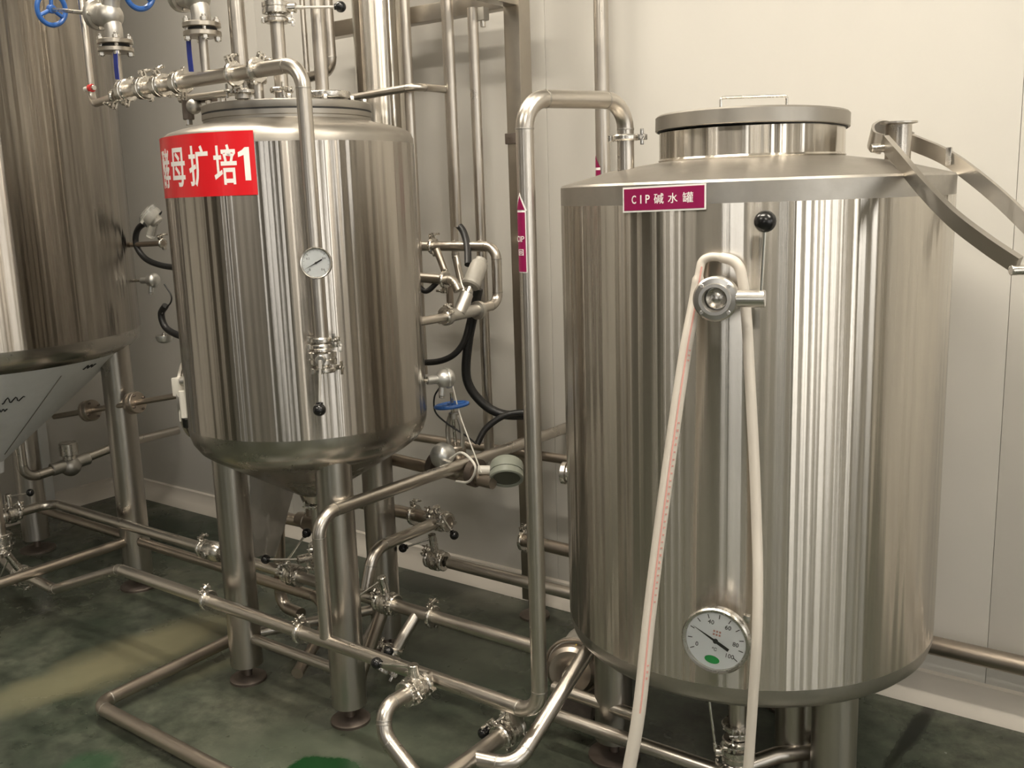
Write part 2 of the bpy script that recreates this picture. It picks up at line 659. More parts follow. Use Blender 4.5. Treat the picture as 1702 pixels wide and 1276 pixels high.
def flat(bm, name, m, parent, M, thick=0.0006):
    ext = bmesh.ops.extrude_face_region(bm, geom=bm.faces[:])
    for e in ext['geom']:
        if isinstance(e, bmesh.types.BMVert):
            e.co.z -= thick
    for v in bm.verts:
        v.co = M @ v.co
    bmesh.ops.recalc_face_normals(bm, faces=bm.faces[:])
    for f in bm.faces:
        f.smooth = False
    me = bpy.data.meshes.new(name)
    bm.to_mesh(me)
    bm.free()
    me.materials.append(m)
    o = bpy.data.objects.new(name, me)
    COL.objects.link(o)
    o.parent = parent
    return o


def rect(w, h):
    return [(-w / 2, -h / 2), (w / 2, -h / 2), (w / 2, h / 2), (-w / 2, h / 2)]


# ================================================================== the room
XL, XR, YB, YF, ZC = -4.75, 3.6, 2.85, -5.0, 3.55

o = MB().box(((XL + XR) / 2, (YB + YF) / 2, -0.05), (XR - XL + 0.4, YB - YF + 0.4, 0.1)).build('floor', M_FLOOR)
struct(o)
o = MB().box(((XL + XR) / 2, (YB + YF) / 2, ZC + 0.05), (XR - XL + 0.4, YB - YF + 0.4, 0.1)).build('ceiling', M_CEIL)
struct(o)

# back wall of cream sandwich panels with narrow joints
wall = bpy.data.objects.new('wall_back', None)
COL.objects.link(wall)
wall.location = (0, YB, 0)
struct(wall)
MB().box(((XL + XR) / 2, 0.09, ZC / 2), (XR - XL + 0.4, 0.06, ZC)).build('joint_backing', M_TRIM, wall)
seams = [XL - 0.1, -3.40, -1.94, -0.48, 0.98, 2.44, XR + 0.1]
for a, b in zip(seams, seams[1:]):
    MB().box(((a + b) / 2, 0.03, ZC / 2), (b - a - 0.0012, 0.06, ZC), None, 0.0012).build('wall_panel', M_WALL, wall)

# left wall with a narrow trim strip
wl = bpy.data.objects.new('wall_left', None)
COL.objects.link(wl)
wl.location = (XL, 0, 0)
struct(wl)
ys = [YB + 0.1, 2.42, 1.27, 0.12, -1.03, -2.18, -3.33, -4.48, YF - 0.1]
for a, b in zip(ys, ys[1:]):
    MB().box((-0.03, (a + b) / 2, ZC / 2), (0.06, a - b - 0.003, ZC), None, 0.003).build('wall_panel', M_WALL, wl)
MB().box((0.008, 2.42, ZC / 2), (0.02, 0.045, ZC), None, 0.003).build('cover_strip', M_FRAME, wl)


# walls with real window openings: back of the room (behind the camera) and the right side
def window_wall(name, horiz, pos, lo, hi, wins, zhi, sign, paint):
    """horiz True: wall runs along X at Y=pos; else along Y at X=pos"""
    w = bpy.data.objects.new(name, None)
    COL.objects.link(w)
    struct(w)

    def piece(a, b, z0, z1, nm='wall_panel', m=paint, th=0.12, off=0.0):
        cx, cz = (a + b) / 2, (z0 + z1) / 2
        c = (cx, pos + off, cz) if horiz else (pos + off, cx, cz)
        s = (b - a, th, z1 - z0) if horiz else (th, b - a, z1 - z0)
        return MB().box(c, s).build(nm, m, w)
    x = lo
    for a, b, zlo in wins:
        piece(x, a, 0, ZC)
        piece(a, b, 0, zlo)
        piece(a, b, zhi, ZC)
        x = b
    piece(x, hi, 0, ZC)
    for a, b, zlo in wins:
        n = window_wall.n = getattr(window_wall, 'n', 0) + 1
        wo = bpy.data.objects.new('window_%d' % n, None)
        COL.objects.link(wo)
        struct(wo)

        def bar(p0, p1, z0, z1):
            cx, cz = (p0 + p1) / 2, (z0 + z1) / 2
            c = (cx, pos, cz) if horiz else (pos, cx, cz)
            s = (p1 - p0, 0.06, z1 - z0) if horiz else (0.06, p1 - p0, z1 - z0)
            return MB().box(c, s)
        for k, (p0, p1, z0, z1) in enumerate([(a, a + 0.05, zlo, zhi), (b - 0.05, b, zlo, zhi), (a + 0.05, b - 0.05, zlo, zlo + 0.05),
                                              (a + 0.05, b - 0.05, zhi - 0.05, zhi), ((a + b) / 2 - 0.025, (a + b) / 2 + 0.025, zlo + 0.05, zhi - 0.05)]):
            bar(p0, p1, z0, z1).build('window_frame', M_FRAME, wo)
        ld = bpy.data.lights.new('daylight_portal', 'AREA')
        ld.shape = 'RECTANGLE'
        ld.size = b - a
        ld.size_y = zhi - zlo
        ld.cycles.is_portal = True
        lo_ = bpy.data.objects.new('daylight_portal', ld)
        COL.objects.link(lo_)
        cen = V(((a + b) / 2, pos, (zlo + zhi) / 2)) if horiz else V((pos, (a + b) / 2, (zlo + zhi) / 2))
        nrm = V((0, sign, 0)) if horiz else V((sign, 0, 0))
        lo_.matrix_world = frame(cen, -nrm, (1, 0, 0) if horiz else (0, 1, 0))


M_SHADE = mat('shaded_front_wall', (0.20, 0.18, 0.155), 0.55)  # shade of the dim aisle put into the wall colour, darkens tank reflections
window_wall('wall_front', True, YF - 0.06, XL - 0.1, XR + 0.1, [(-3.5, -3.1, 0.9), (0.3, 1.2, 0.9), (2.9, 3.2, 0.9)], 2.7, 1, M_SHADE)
window_wall('wall_right', False, XR + 0.06, YF - 0.1, YB + 0.1, [(-3.4, -2.6, 0.9), (-1.25, -0.35, 0.25), (0.25, 0.75, 0.25), (1.55, 2.30, 1.1)], 2.7, -1, M_WALL)
M_ADDED_DARK = mat('added_dark_slab', (0.10, 0.085, 0.07), 0.5)  # for unseen doors and pillars added as dark bands in the steel reflections
for n, (x0, x1) in enumerate(((-2.55, -1.35), (1.55, 2.55))):
    d = MB().box(((x0 + x1) / 2, YF + 0.03, 1.15), (x1 - x0, 0.06, 2.3), None, 0.004).build('door_%d' % (n + 1), M_ADDED_DARK)
    struct(d)
    MB().box((x1 - 0.12, YF + 0.085, 1.05), (0.03, 0.05, 0.2), None, 0.006).build('door_handle', M_CLAMP, d)
d = MB().box((XL + 0.03, -2.9, 1.35), (0.06, 3.0, 2.7), None, 0.004).build('door_3', M_ADDED_DARK)  # unseen door, added to give the middle tank a dark reflected band
struct(d)
for n, (x, y) in enumerate(((2.9, -1.75), (3.1, 1.12), (-0.35, -4.3), (-3.9, -3.6))):  # unseen pillars, added to break up the reflections in the tanks
    struct(MB().box((x, y, ZC / 2), (0.36, 0.36, ZC), None, 0.01).build('added_pillar_%d' % (n + 1), M_ADDED_DARK if n in (0, 2) else M_WALL))

# cove baseboards
cv = [(0, 0), (0.055, 0), (0.05, 0.012), (0.03, 0.035), (0.014, 0.062), (0.012, 0.085), (0, 0.09)]
mb = MB().add([(XL, YB - y, z) for y, z in cv] + [(XR, YB - y, z) for y, z in cv],
              [(i, (i + 1) % 7, (i + 1) % 7 + 7, i + 7) for i in range(7)] + [tuple(range(7)), tuple(range(13, 6, -1))])
struct(mb.build('baseboard_back', M_TRIM))
mb = MB().add([(XL + y, YB, z) for y, z in cv] + [(XL + y, YF, z) for y, z in cv],
              [(i, (i + 1) % 7, (i + 1) % 7 + 7, i + 7) for i in range(7)] + [tuple(range(7)), tuple(range(13, 6, -1))])
struct(mb.build('baseboard_left', M_TRIM))


# ceiling lamps: LED battens hung a little below the ceiling, shining down, with a weak uplight added to brighten the ceiling
def batten(x, y, label, power, along_x=True):
    t = thing('ceiling_lamp', label, 'lamp', Matrix.Translation((x, y, ZC)) @ Matrix.Rotation(0 if along_x else PI / 2, 4, 'Z'), 'ceiling battens')
    MB().box((0, 0, -0.30), (1.2, 0.10, 0.05), None, 0.004).build('housing', M_FRAME, t)
    for sx in (-0.45, 0.45):
        MB().cyl((sx, 0, -0.28), (sx, 0, 0.0), 0.004, seg=8).build('hanger', M_FRAME, t)
    for z, w, e, rx in ((-0.335, 0.12, power, 0), (-0.265, 0.09, power * UP, PI)):
        ld = bpy.data.lights.new('lamp_light', 'AREA')
        ld.shape = 'RECTANGLE'
        ld.size = 1.15
        ld.size_y = w
        ld.energy = e
        ld.color = (1.0, 0.915, 0.79)
        l = bpy.data.objects.new('lamp_light', ld)
        COL.objects.link(l)
        l.parent = t
        l.location = (0, 0, z)
        l.rotation_euler = (rx, 0, 0)


batten(-2.85, 1.75, 'white ceiling batten lamp above the left tanks', LAMP * 0.62)
batten(-1.2, 1.1, 'white ceiling batten lamp above the middle tank', LAMP * 0.85)
batten(0.75, 1.55, 'white ceiling batten lamp near the right wall', LAMP * 1.0)
batten(0.9, -1.0, 'white ceiling batten lamp behind the photographer', LAMP * 1.0)
batten(-2.2, -0.8, 'white ceiling batten lamp over the left aisle', LAMP * 0.7)


# ================================================================== left fermenting vessel
LC = (-3.853, 1.75, 0)
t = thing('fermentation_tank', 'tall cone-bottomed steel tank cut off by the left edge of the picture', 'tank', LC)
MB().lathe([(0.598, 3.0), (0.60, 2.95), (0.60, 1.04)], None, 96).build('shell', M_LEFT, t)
MB().lathe([(0.60, 1.04), (0.597, 1.015), (0.588, 0.995), (0.565, 0.972), (0.54, 0.958)], None, 96).build('knuckle', M_KNUCK, t)
MB().lathe([(0.54, 0.958), (0.05, 0.545), (0.045, 0.50), (0, 0.50)], None, 96).build('cone', M_FILM, t)
MB().lathe([(0.598, 3.0), (0.42, 3.16), (0.2, 3.24), (0, 3.26)], None, 64).build('dished_top', M_TOP, t)


def cone_pt(a, s):
    """point on the film-covered cone: azimuth a, s from rim 0 to tip 1"""
    r = 0.54 + (0.05 - 0.54) * s
    z = 0.958 + (0.545 - 0.958) * s
    return V(((r + 0.0015) * math.cos(a), (r + 0.0015) * math.sin(a), z - 0.0015))


for a0, s0, k in ((-0.27, 0.27, 1.1), (0.31, 0.065, 0.7), (-0.31, 0.37, 0.6)):
    pts = []
    for i in range(15):
        u = i / 14
        pts.append(cone_pt(a0 + 0.16 * k * u, s0 + 0.03 * k * math.sin(u * 17 + k) * (1 - 0.4 * u)))
    MB().sweep(pts, 0.0021, 6).build('marker_scribble', M_INK, t)


MB().sweep([cone_pt(0.13, k / 10) for k in range(1, 10)], 0.0018, 6).build('cone_seam', M_BAND, t)


def leg(parent, x, y, ztop, r, pad_r, m=M_LEG):
    o = MB().lathe([(r * 0.9, 0.055), (r, 0.056), (r, ztop), (0, ztop)], Matrix.Translation((x, y, 0)), 28)
    lg = o.build('leg', m, parent)
    MB().cyl((x, y, 0.008), (x, y, 0.06), 0.014, seg=12).build('levelling_screw', M_FOOT, lg)
    MB().lathe([(0, 0), (pad_r, 0), (pad_r, 0.008), (pad_r - 0.004, 0.011), (0.03, 0.016), (0, 0.017)],
               Matrix.Translation((x, y, 0)), 28).build('foot_plate', M_FOOT, lg)
    return lg


for sx, sy in ((1, 1), (-1, 1), (1, -1), (-1, -1)):
    leg(t, sx * 0.395, sy * 0.335, 1.0, 0.056, 0.075)
for a, b in (((0.395, 0.335), (-0.395, 0.335)), ((0.395, 0.335), (0.395, -0.335)), ((-0.395, 0.335), (-0.395, -0.335))):
    MB().cyl((*a, 0.20), (*b, 0.20), 0.019, seg=16).build('cross_strut', M_BROWN, t)

# ================================================================== middle propagation tank
MC = (-2.218, 1.951, 0)
t = thing('propagation_tank', 'medium steel tank with red sign standing on three legs', 'tank', MC)
MB().lathe([(0.352, 1.652), (0.352, 0.874)], None, 96).build('shell', M_TANK, t)
MB().lathe([(0.2, 1.7415), (0.2365, 1.7415), (0.2365, 1.729), (0.234, 1.727), (0.234, 1.720), (0.245, 1.715), (0.30, 1.702), (0.332, 1.692), (0.345, 1.682), (0.351, 1.668), (0.352, 1.652)],
           None, 96).build('shoulder', M_TOP, t)
MB().lathe([(0.352, 0.874), (0.350, 0.85), (0.342, 0.822), (0.325, 0.797), (0.30, 0.778)], None, 96).build('knuckle', M_KNUCK, t)
MB().lathe([(0.30, 0.778), (0.05, 0.625), (0.042, 0.60), (0, 0.60)], None, 64).build('cone', M_KNUCK, t)
MB().lathe([(0.2, 1.7415), (0.2352, 1.7415), (0.2352, 1.7465), (0.2, 1.7465)], None, 64).build('gasket', M_GASKET, t)
ld = MB().lathe([(0.2, 1.7465), (0.2355, 1.7465), (0.2365, 1.749), (0.2365, 1.764), (0.234, 1.767), (0, 1.772)], None, 64).build('lid', M_BAND, t)
for k in range(14):
    a = 2 * PI * k / 14 + 0.2
    x, y = 0.218 * math.cos(a), 0.218 * math.sin(a)
    MB().lathe([(0, 0.014), (0.007, 0.013), (0.0085, 0.010), (0.0085, 0.0)], Matrix.Translation((x, y, 1.767)), 6).build('bolt', M_CLAMP, ld)
for a in (-30, -150, 90):
    leg(t, 0.268 * math.cos(math.radians(a)), 0.268 * math.sin(math.radians(a)), 0.80, 0.051, 0.058)
lp = [(0.268 * math.cos(math.radians(a)), 0.268 * math.sin(math.radians(a))) for a in (-150, -30, 90)]
for i in range(3):
    a, b = lp[i], lp[(i + 1) % 3]
    MB().cyl((*a, 0.15), (*b, 0.15), 0.0165, seg=16).build('cross_strut', M_LEG, t)
# side manway seen edge-on at the left
a = math.radians(211)
mw = MB()
Mw = frame((0.345 * math.cos(a), 0.345 * math.sin(a), 0.93), (math.cos(a), math.sin(a), 0), (0, 0, 1))
mw.lathe([(0.095, -0.03), (0.10, -0.03), (0.10, 0.010), (0.106, 0.011), (0.106, 0.020), (0.1, 0.023), (0, 0.026)], Mw @ Matrix.Diagonal((1.2, 1.0, 1, 1)), 40)
mw.build('side_manway', M_BAND, t)

# red vinyl sign wrapped round the shell
A0, Z0_ = (-0.9755, 1.599)
s = thing('tank_sign', 'red vinyl sign with white Chinese characters wrapped round the middle tank', 'sign', (MC[0], MC[1], 1.60))
ZB = 1.600
W_ = 0.352
sw = 0.405
bmx = poly_bm([(-sw, -0.0795), (0, -0.0795), (0, 0.0795), (-sw, 0.0795)])
on_cylinder(bmx, 'vinyl', M_RED, s, W_, A0, 0.0, 0.0014, (0, 0, 0), 0.012)
for ch, cx_, w_, bold in (('1', -0.029, (0.030, 0.082), 0.008), ('培', -0.082, (0.066, 0.100), 0.016), ('扩', -0.166, (0.070, 0.103), 0.016),
                          ('母', -0.254, (0.072, 0.100), 0.016), ('酵', -0.338, (0.070, 0.103), 0.014)):
    gl = poly_bm([(0.015, -0.041), (0.015, 0.041), (0.004, 0.041), (-0.004, 0.034), (-0.015, 0.029), (-0.015, 0.017), (0.000, 0.022), (0.000, -0.041)]) if ch == '1' else text_bm(ch, w_, bold)
    on_cylinder(gl, 'lettering', M_WHITE, s, W_, A0, 0.0, 0.0017, (0, 0, 0), 0.008, (cx_, -0.002), 0.0004)

# ================================================================== right cleaning tank
CC = (-0.954, 2.252, 0)
t = thing('cleaning_tank', 'large round steel tank with a lifted flat lid at the right', 'tank', CC)
MB().lathe([(0.45, 1.470), (0.4502, 1.47), (0.4502, 0.442)], None, 128).build('shell', M_CIP, t)
MB().lathe([(0.446, 1.516), (0.4500, 1.511), (0.4500, 1.470)], None, 128).build('top_band', M_BAND, t)
MB().lathe([(0.4502, 0.442), (0.449, 0.425), (0.443, 0.405), (0.43, 0.392), (0.41, 0.386), (0.2, 0.365), (0, 0.36)], None, 128).build('bottom', M_BAND, t)
MB().lathe([(0.446, 1.516), (0.33, 1.546), (0.214, 1.563)], None, 96).build('conical_top', M_TOP, t)
MB().lathe([(0.214, 1.563), (0.216, 1.566), (0.213, 1.57), (0.213, 1.630), (0.205, 1.633), (0.2, 1.630), (0.2, 1.55)], None, 96).build('neck', M_CIP, t)
Ml = Matrix.Translation((0, 0, 1.6345)) @ Matrix.Rotation(0.030, 4, V((-0.99, 0.14, 0)))
MB().lathe([(0.205, -0.0065), (0.2175, -0.0065), (0.2175, 0.0), (0.205, 0.0)], Ml, 96).build('seal', M_GASKET, t)
lid = MB().lathe([(0.21, -0.003), (0.2205, -0.005), (0.2225, -0.003), (0.2225, 0.026), (0.219, 0.030), (0.19, 0.030), (0.1, 0.033), (0, 0.034)], Ml, 96).build('lid', M_TOP, t)
hp = [V((-1.038, 2.300, 1.686)), V((-1.038, 2.300, 1.721)), V((-0.918, 2.360, 1.713)), V((-0.917, 2.360, 1.677))]
hh = [V((-0.085, 0.02, 1.668)), V((-0.085, 0.02, 1.712)), V((0.042, 0.115, 1.712)), V((0.042, 0.115, 1.668))]
MB().tube(hh, 0.0035, 0.006, 10).build('lid_handle', M_CLAMP, lid)
lx_ = V((-0.785, 2.170, 0.162))
leg(t, lx_.x - CC[0], lx_.y - CC[1], 0.37, 0.047, 0.065)
for a in (210, 330, 90):
    leg(t, 0.34 * math.cos(math.radians(a)), 0.34 * math.sin(math.radians(a)), 0.39, 0.051, 0.07)
MB().cyl((0.34 * math.cos(math.radians(330)), 0.34 * math.sin(math.radians(330)), 0.17),
         (0.34 * math.cos(PI / 2), 0.34, 0.17), 0.016, seg=14).build('cross_strut', M_LEG, t)
# inlet stub on the top where the return pipe comes in
MB().cyl((-0.193, -0.252, 1.53), (-0.193, -0.252, 1.617), 0.019, seg=24).build('inlet_stub', M_PIPE, t)
# filler nozzle with an open ferrule rim
NX, NY = 0.321, 0.058
MB().lathe([(0.0275, 1.53), (0.0275, 1.622), (0.028, 1.624), (0.0395, 1.626), (0.0395, 1.630), (0.0265, 1.631), (0.0255, 1.628), (0.0255, 1.56), (0, 1.56)],
           Matrix.Translation((NX, NY, 0)), 32).build('filler_nozzle', M_PIPE, t)
# round side port at the left edge
a = math.radians(196)
MB().lathe([(0, -0.02), (0.024, -0.02), (0.024, 0.02), (0.03, 0.022), (0.03, 0.034), (0.026, 0.037), (0, 0.038)],
           frame((0.45 * math.cos(a), 0.45 * math.sin(a), 0.76), (math.cos(a), math.sin(a), 0)), 24).build('side_port', M_CLAMP, t)

# magenta tank sign
A0, Z0_ = (-1.5476, 1.488)
A1, _z = (-1.7758, 1.485)
A2, _z = (-1.3565, 1.490)
w_ = (A2 - A1) * 0.45
s = thing('tank_sign', 'small magenta sign reading CIP in white on the large tank', 'sign', (CC[0], CC[1], 1.4825))
on_cylinder(poly_bm(rect(w_, 0.051)), 'border', M_WHITE, s, 0.4502, (A1 + A2) / 2, 0.0, 0.0012, slant=0.018)
on_cylinder(poly_bm(rect(w_ - 0.007, 0.044)), 'vinyl', M_MAG, s, 0.4502, (A1 + A2) / 2, 0.0, 0.0018, slant=0.018)
for ch, cx_, sz, bold in (('C', -0.065, (0.011, 0.017), 0.012), ('I', -0.0475, (0.003, 0.017), 0.0), ('P', -0.031, (0.010, 0.017), 0.012),
                          ('碱', -0.005, (0.022, 0.021), 0.006), ('水', 0.026, (0.021, 0.020), 0.006), ('罐', 0.058, (0.022, 0.021), 0.006)):
    on_cylinder(text_bm(ch, sz, bold), 'lettering', M_WHITE, s, 0.4502, (A1 + A2) / 2, 0.0, 0.0021, (0, 0, 0), 0.006, (cx_ * w_ / 0.19, 0.0), 0.0004, slant=0.018)


# ================================================================== round dial instruments
def dial_gauge(name, label, M, R, depth, numerals, needle_a, a_lo, a_hi, ticks, logo=False, stem=None, ncol=M_INK):
    t = thing(name, label, 'gauge', M)
    MB().lathe([(0, -depth), (R * 0.9, -depth), (R * 0.96, -depth * 0.9), (R * 0.96, -0.006), (R, -0.005), (R, 0.003), (R * 0.96, 0.007),
                (R * 0.89, 0.006), (R * 0.87, 0.0), (0, 0.0)], None, 56).build('case', M_CLAMP, t)
    fc = MB().lathe([(0, 0.0008), (R * 0.87, 0.0008), (R * 0.87, 0.0)], None, 48).build('face', M_DIAL, t)
    for k in range(ticks + 1):
        a = a_lo + (a_hi - a_lo) * k / ticks
        big = k % 5 == 0 if ticks > 12 else True
        l = R * (0.13 if big else 0.07)
        Mt = Matrix.Rotation(a, 4, 'Z')
        MB().box((R * 0.82 - l / 2, 0, 0.0011), (l, R * (0.022 if big else 0.012), 0.0006), Mt).build('tick', ncol, fc)
    for txt, a, hgt in numerals:
        flat(text_bm(txt, hgt * R, 0.0), 'numeral', ncol, fc, Matrix.Translation((R * 0.58 * math.cos(a), R * 0.58 * math.sin(a), 0.0014)) , 0.0006)
    if logo:
        c = MB().lathe([(0, 0.0016), (R * 0.2, 0.0016), (R * 0.2, 0.0008)], Matrix.Translation((-R * 0.02, -R * 0.60, 0)) @ Matrix.Diagonal((1.1, 0.6, 1, 1)), 24)
        c.build('green_logo', M_GREEN, fc)
        flat(text_bm('℃', 0.10 * R), 'numeral', ncol, fc, Matrix.Translation((0, -R * 0.26, 0.0014)))
        for q in (-0.07, 0.03):
            for j in (-1, 0, 1):
                MB().box((j * R * 0.085, R * (0.26 + q), 0.0011), (R * 0.055, R * 0.055, 0.0006)).build('small_print', M_STRIPE, fc)
    n = MB()
    Mn = Matrix.Rotation(needle_a, 4, 'Z')
    z = 0.003
    n.add([(R * 0.76, 0, z), (0, R * 0.035, z), (0, -R * 0.035, z), (R * 0.76, 0, z + 0.001), (0, R * 0.035, z + 0.001), (0, -R * 0.035, z + 0.001)],
          [(0, 1, 2), (3, 5, 4), (0, 3, 4, 1), (1, 4, 5, 2), (2, 5, 3, 0)], Mn)
    n.box((-R * 0.22, 0, z + 0.0005), (R * 0.44, R * 0.09, 0.001), Mn)
    n.cyl((0, 0, 0.0008), (0, 0, 0.0055), R * 0.07, seg=14)
    n.build('needle', M_INK, t)
    MB().lathe([(0, 0.0062), (R * 0.885, 0.0062), (R * 0.885, 0.0072), (0, 0.0072)], None, 48).build('glass', M_GLASS, t)
    if stem:
        st = MB()
        st.cyl(stem[0], stem[1], stem[2], seg=18)
        st.build('stem', M_CLAMP, t)
    return t


# thermometer low on the cleaning tank
A_, Z_ = (-1.2834, 0.574)
nrm = V((math.cos(A_), math.sin(A_), 0.0))
pc = V((CC[0] + 0.452 * math.cos(A_), CC[1] + 0.452 * math.sin(A_), Z_))
Mg = frame(pc + nrm * 0.052 + V((0, 0, 0)), nrm + V((-0.10, 0.0, 0.02)), (-nrm.y, nrm.x, 0.0))
Mg = Mg @ Matrix.Rotation(math.radians(-8), 4, 'Z')
D = math.radians
g = dial_gauge('thermometer', 'round dial thermometer with green logo low on the large tank', Mg, 0.072, 0.022,
               [('0', D(206), 0.13), ('40', D(112), 0.13), ('60', D(60), 0.13), ('80', D(6), 0.13), ('100', D(-36), 0.13)],
               D(158), D(212), D(-32), 10, True, ((0, 0, -0.022), (0, 0, -0.056), 0.016))
MB().box((0.052, 0.062, -0.012), (0.014, 0.016, 0.014), None, 0.002).build('adjuster', M_CLAMP, g)

# pressure gauge on the down pipe
gp = V((-1.880, 1.72, 1.344))
dirc = V((0.62, -0.78, 0.10))
g = dial_gauge('pressure_gauge', 'small white dial pressure gauge in front of the pipe on the middle tank',
               frame(gp + dirc.normalized() * 0.045, dirc, (0.78, 0.62, 0)), 0.0395, 0.022,
               [('0', D(225), 0.15), ('0.6', D(-45), 0.13), ('0.2', D(150), 0.12), ('0.4', D(30), 0.12)], D(208), D(225), D(-45), 15,
               False, ((0, 0, -0.05), (0, 0, -0.02), 0.009))

# ================================================================== sample valve, hose and lever on the cleaning tank
A_, Z_ = (-1.2849, 1.291)
nrm = V((math.cos(A_), math.sin(A_), 0.0)).normalized()
side = V((-nrm.y, nrm.x, 0))
pv = V((CC[0] + 0.4502 * nrm.x, CC[1] + 0.4502 * nrm.y, Z_))
MV = xframe(pv + nrm * 0.075, nrm, side)
t = thing('sample_valve', 'open-ended steel butterfly valve on the front of the large tank', 'valve', MV)
b = MB()
xlathe(b, [(0.019, -0.078), (0.019, -0.04), (0.030, -0.04), (0.030, -0.03), (0.022, -0.028), (0.022, -0.018), (0.043, -0.014), (0.0435, 0.012), (0.040, 0.016),
           (0.031, 0.017), (0.031, 0.024), (0.0305, 0.026), (0.024, 0.026), (0.0225, 0.022), (0.0215, -0.01), (0.0, -0.01)], 0, 40)
b.build('body', M_SATIN, t)
for k in range(4):
    a = PI / 4 + k * PI / 2
    MB().cyl((0.012, 0.036 * math.cos(a), 0.036 * math.sin(a)), (0.0195, 0.036 * math.cos(a), 0.036 * math.sin(a)), 0.0042, seg=10).build('screw', M_CLAMP, t)
d = MB()
xlathe(d, [(0, -0.004), (0.019, -0.003), (0.0195, 0.0), (0.019, 0.003), (0.009, 0.008), (0, 0.009)], 0.0, 28)
d.build('disc', M_CLAMP, t)
MB().cyl((0.002, 0, 0.038), (0.002, 0, 0.092), 0.0165, seg=28, ch=0.0015).build('neck', M_SATIN, t)
kw = V((-0.714, 1.758, 1.436))
kl = MV.inverted() @ kw
rt = V((0.002, 0, 0.083))
MB().cyl(rt, kl, 0.0038, seg=12).build('lever', M_CHROME, t)
k_ = MB().sphere(kl, 0.0205, 24)
k_.build('knob', M_BLACK, t)
clamp_parts(t, Matrix.Translation((-0.036, 0, 0)), 0.0195, math.radians(-100))

# limp clear hose looped over the valve neck, both ends hanging down
def surf(px_a, z, lift):
    return V((CC[0] + (0.45 + lift) * math.cos(px_a), CC[1] + (0.45 + lift) * math.sin(px_a), z))


hl = [(-0.928, 1.600, 0.310), (-0.911, 1.620, 0.455), (-0.904, 1.660, 0.679), (-0.889, 1.700, 0.925), (-0.873, 1.745, 1.164), (-0.869, 1.785, 1.280), (-0.864, 1.795, 1.337), (-0.860, 1.800, 1.358),
      (-0.844, 1.805, 1.366), (-0.816, 1.805, 1.364), (-0.793, 1.805, 1.356), (-0.780, 1.805, 1.333), (-0.769, 1.805, 1.258), (-0.754, 1.790, 1.142), (-0.740, 1.785, 0.974), (-0.728, 1.775, 0.830), (-0.718, 1.760, 0.736),
      (-0.712, 1.745, 0.615), (-0.718, 1.745, 0.483), (-0.727, 1.745, 0.304)]
hs = thing('clear_hose', 'milky hose with red stripe hung over the valve of the large tank', 'hose', hl[0])
hpath = spline(hl, 6)
nh = len(hpath)
rad = []
for i in range(nh):
    u = i / nh
    rad.append(0.0140 - 0.0020 * u / 0.3 if u < 0.3 else (0.0085 if u < 0.46 else 0.0105))
MB().sweep(hpath, rad, 16).build('tube', M_HOSE, hs, shift=hl[0])
# printed red line along the left strand, on the side that faces the aisle
st = []
dv = V((0.75, -1.0, 0.1)).normalized()
for p in hpath[6:int(nh * 0.34)]:
    st.append(p + dv * 0.0136)
MB().sweep(st, 0.0016, 6, prof=[(0.0016, 0.0006), (-0.0016, 0.0006), (-0.0016, -0.0006), (0.0016, -0.0006)], up=(0.8, 0.6, 0)).build('red_stripe', M_STRIPE, hs, shift=hl[0])
dv2 = V((0.98, -0.55, 0.05)).normalized()
for i in range(8, int(nh * 0.22)):
    p, q = hpath[i], hpath[i + 1]
    if (i // 3) % 4 == 3:
        continue
    for u in (0.1, 0.45, 0.8):
        c = p.lerp(q, u) + dv2 * 0.0140
        Mx = xframe(c, q - p, dv2)
        MB().box((0, 0, 0), (0.0035 if (i + int(u * 10)) % 3 else 0.005, 0.004, 0.0006), Mx).build('small_print', M_STRIPE, hs, shift=hl[0])

# bail: jointed flat bar loop hung round the filler nozzle
def flatbar(path, w, th, up):
    return MB().sweep(path, 0, prof=[(w / 2, th / 2), (-w / 2, th / 2), (-w / 2, -th / 2), (w / 2, -th / 2)], up=up)


nz = V((CC[0] + NX, CC[1] + NY, 1.60))
t = thing('jointed_flat_bar', 'bent steel flat bar loop leaning on the nozzle at the tank top right', 'bracket', nz)
pa = spline([(-0.634, 2.220, 1.582), (-0.560, 2.080, 1.537), (-0.498, 2.000, 1.487), (-0.432, 1.950, 1.432), (-0.366, 1.920, 1.386), (-0.310, 1.900, 1.351)], 6)
flatbar(pa, 0.034, 0.011, (0.1, -0.25, 1)).build('lower_bar', M_LEG, t, shift=nz)
pb = spline([(-0.632, 2.400, 1.590), (-0.549, 2.400, 1.549), (-0.461, 2.380, 1.483), (-0.380, 2.350, 1.411), (-0.303, 2.320, 1.332)], 6)
flatbar(pb, 0.034, 0.011, (0.1, -0.25, 1)).build('upper_bar', M_LEG, t, shift=nz)
pc_ = [V((-0.642, 2.220, 1.580)), V((-0.668, 2.240, 1.589)), V((-0.688, 2.300, 1.608)), V((-0.684, 2.380, 1.618)), V((-0.632, 2.400, 1.590))]
flatbar(spline(pc_, 6), 0.042, 0.006, (0, 0, 1)).build('collar', M_LEG, t, shift=nz)
for p in ((-0.644, 2.200, 1.572), (-0.307, 1.895, 1.343)):
    p = V(p)
    MB().cyl(p - V((0.012, 0.010, 0)), p + V((0.012, 0.010, 0)), 0.009, seg=14).build('hinge_pin', M_CLAMP, t, shift=nz)
p = V((-0.544, 2.390, 1.552))
MB().box(p, (0.012, 0.012, 0.04), None, 0.002).build('hinge_pin', M_CLAMP, t, shift=nz)


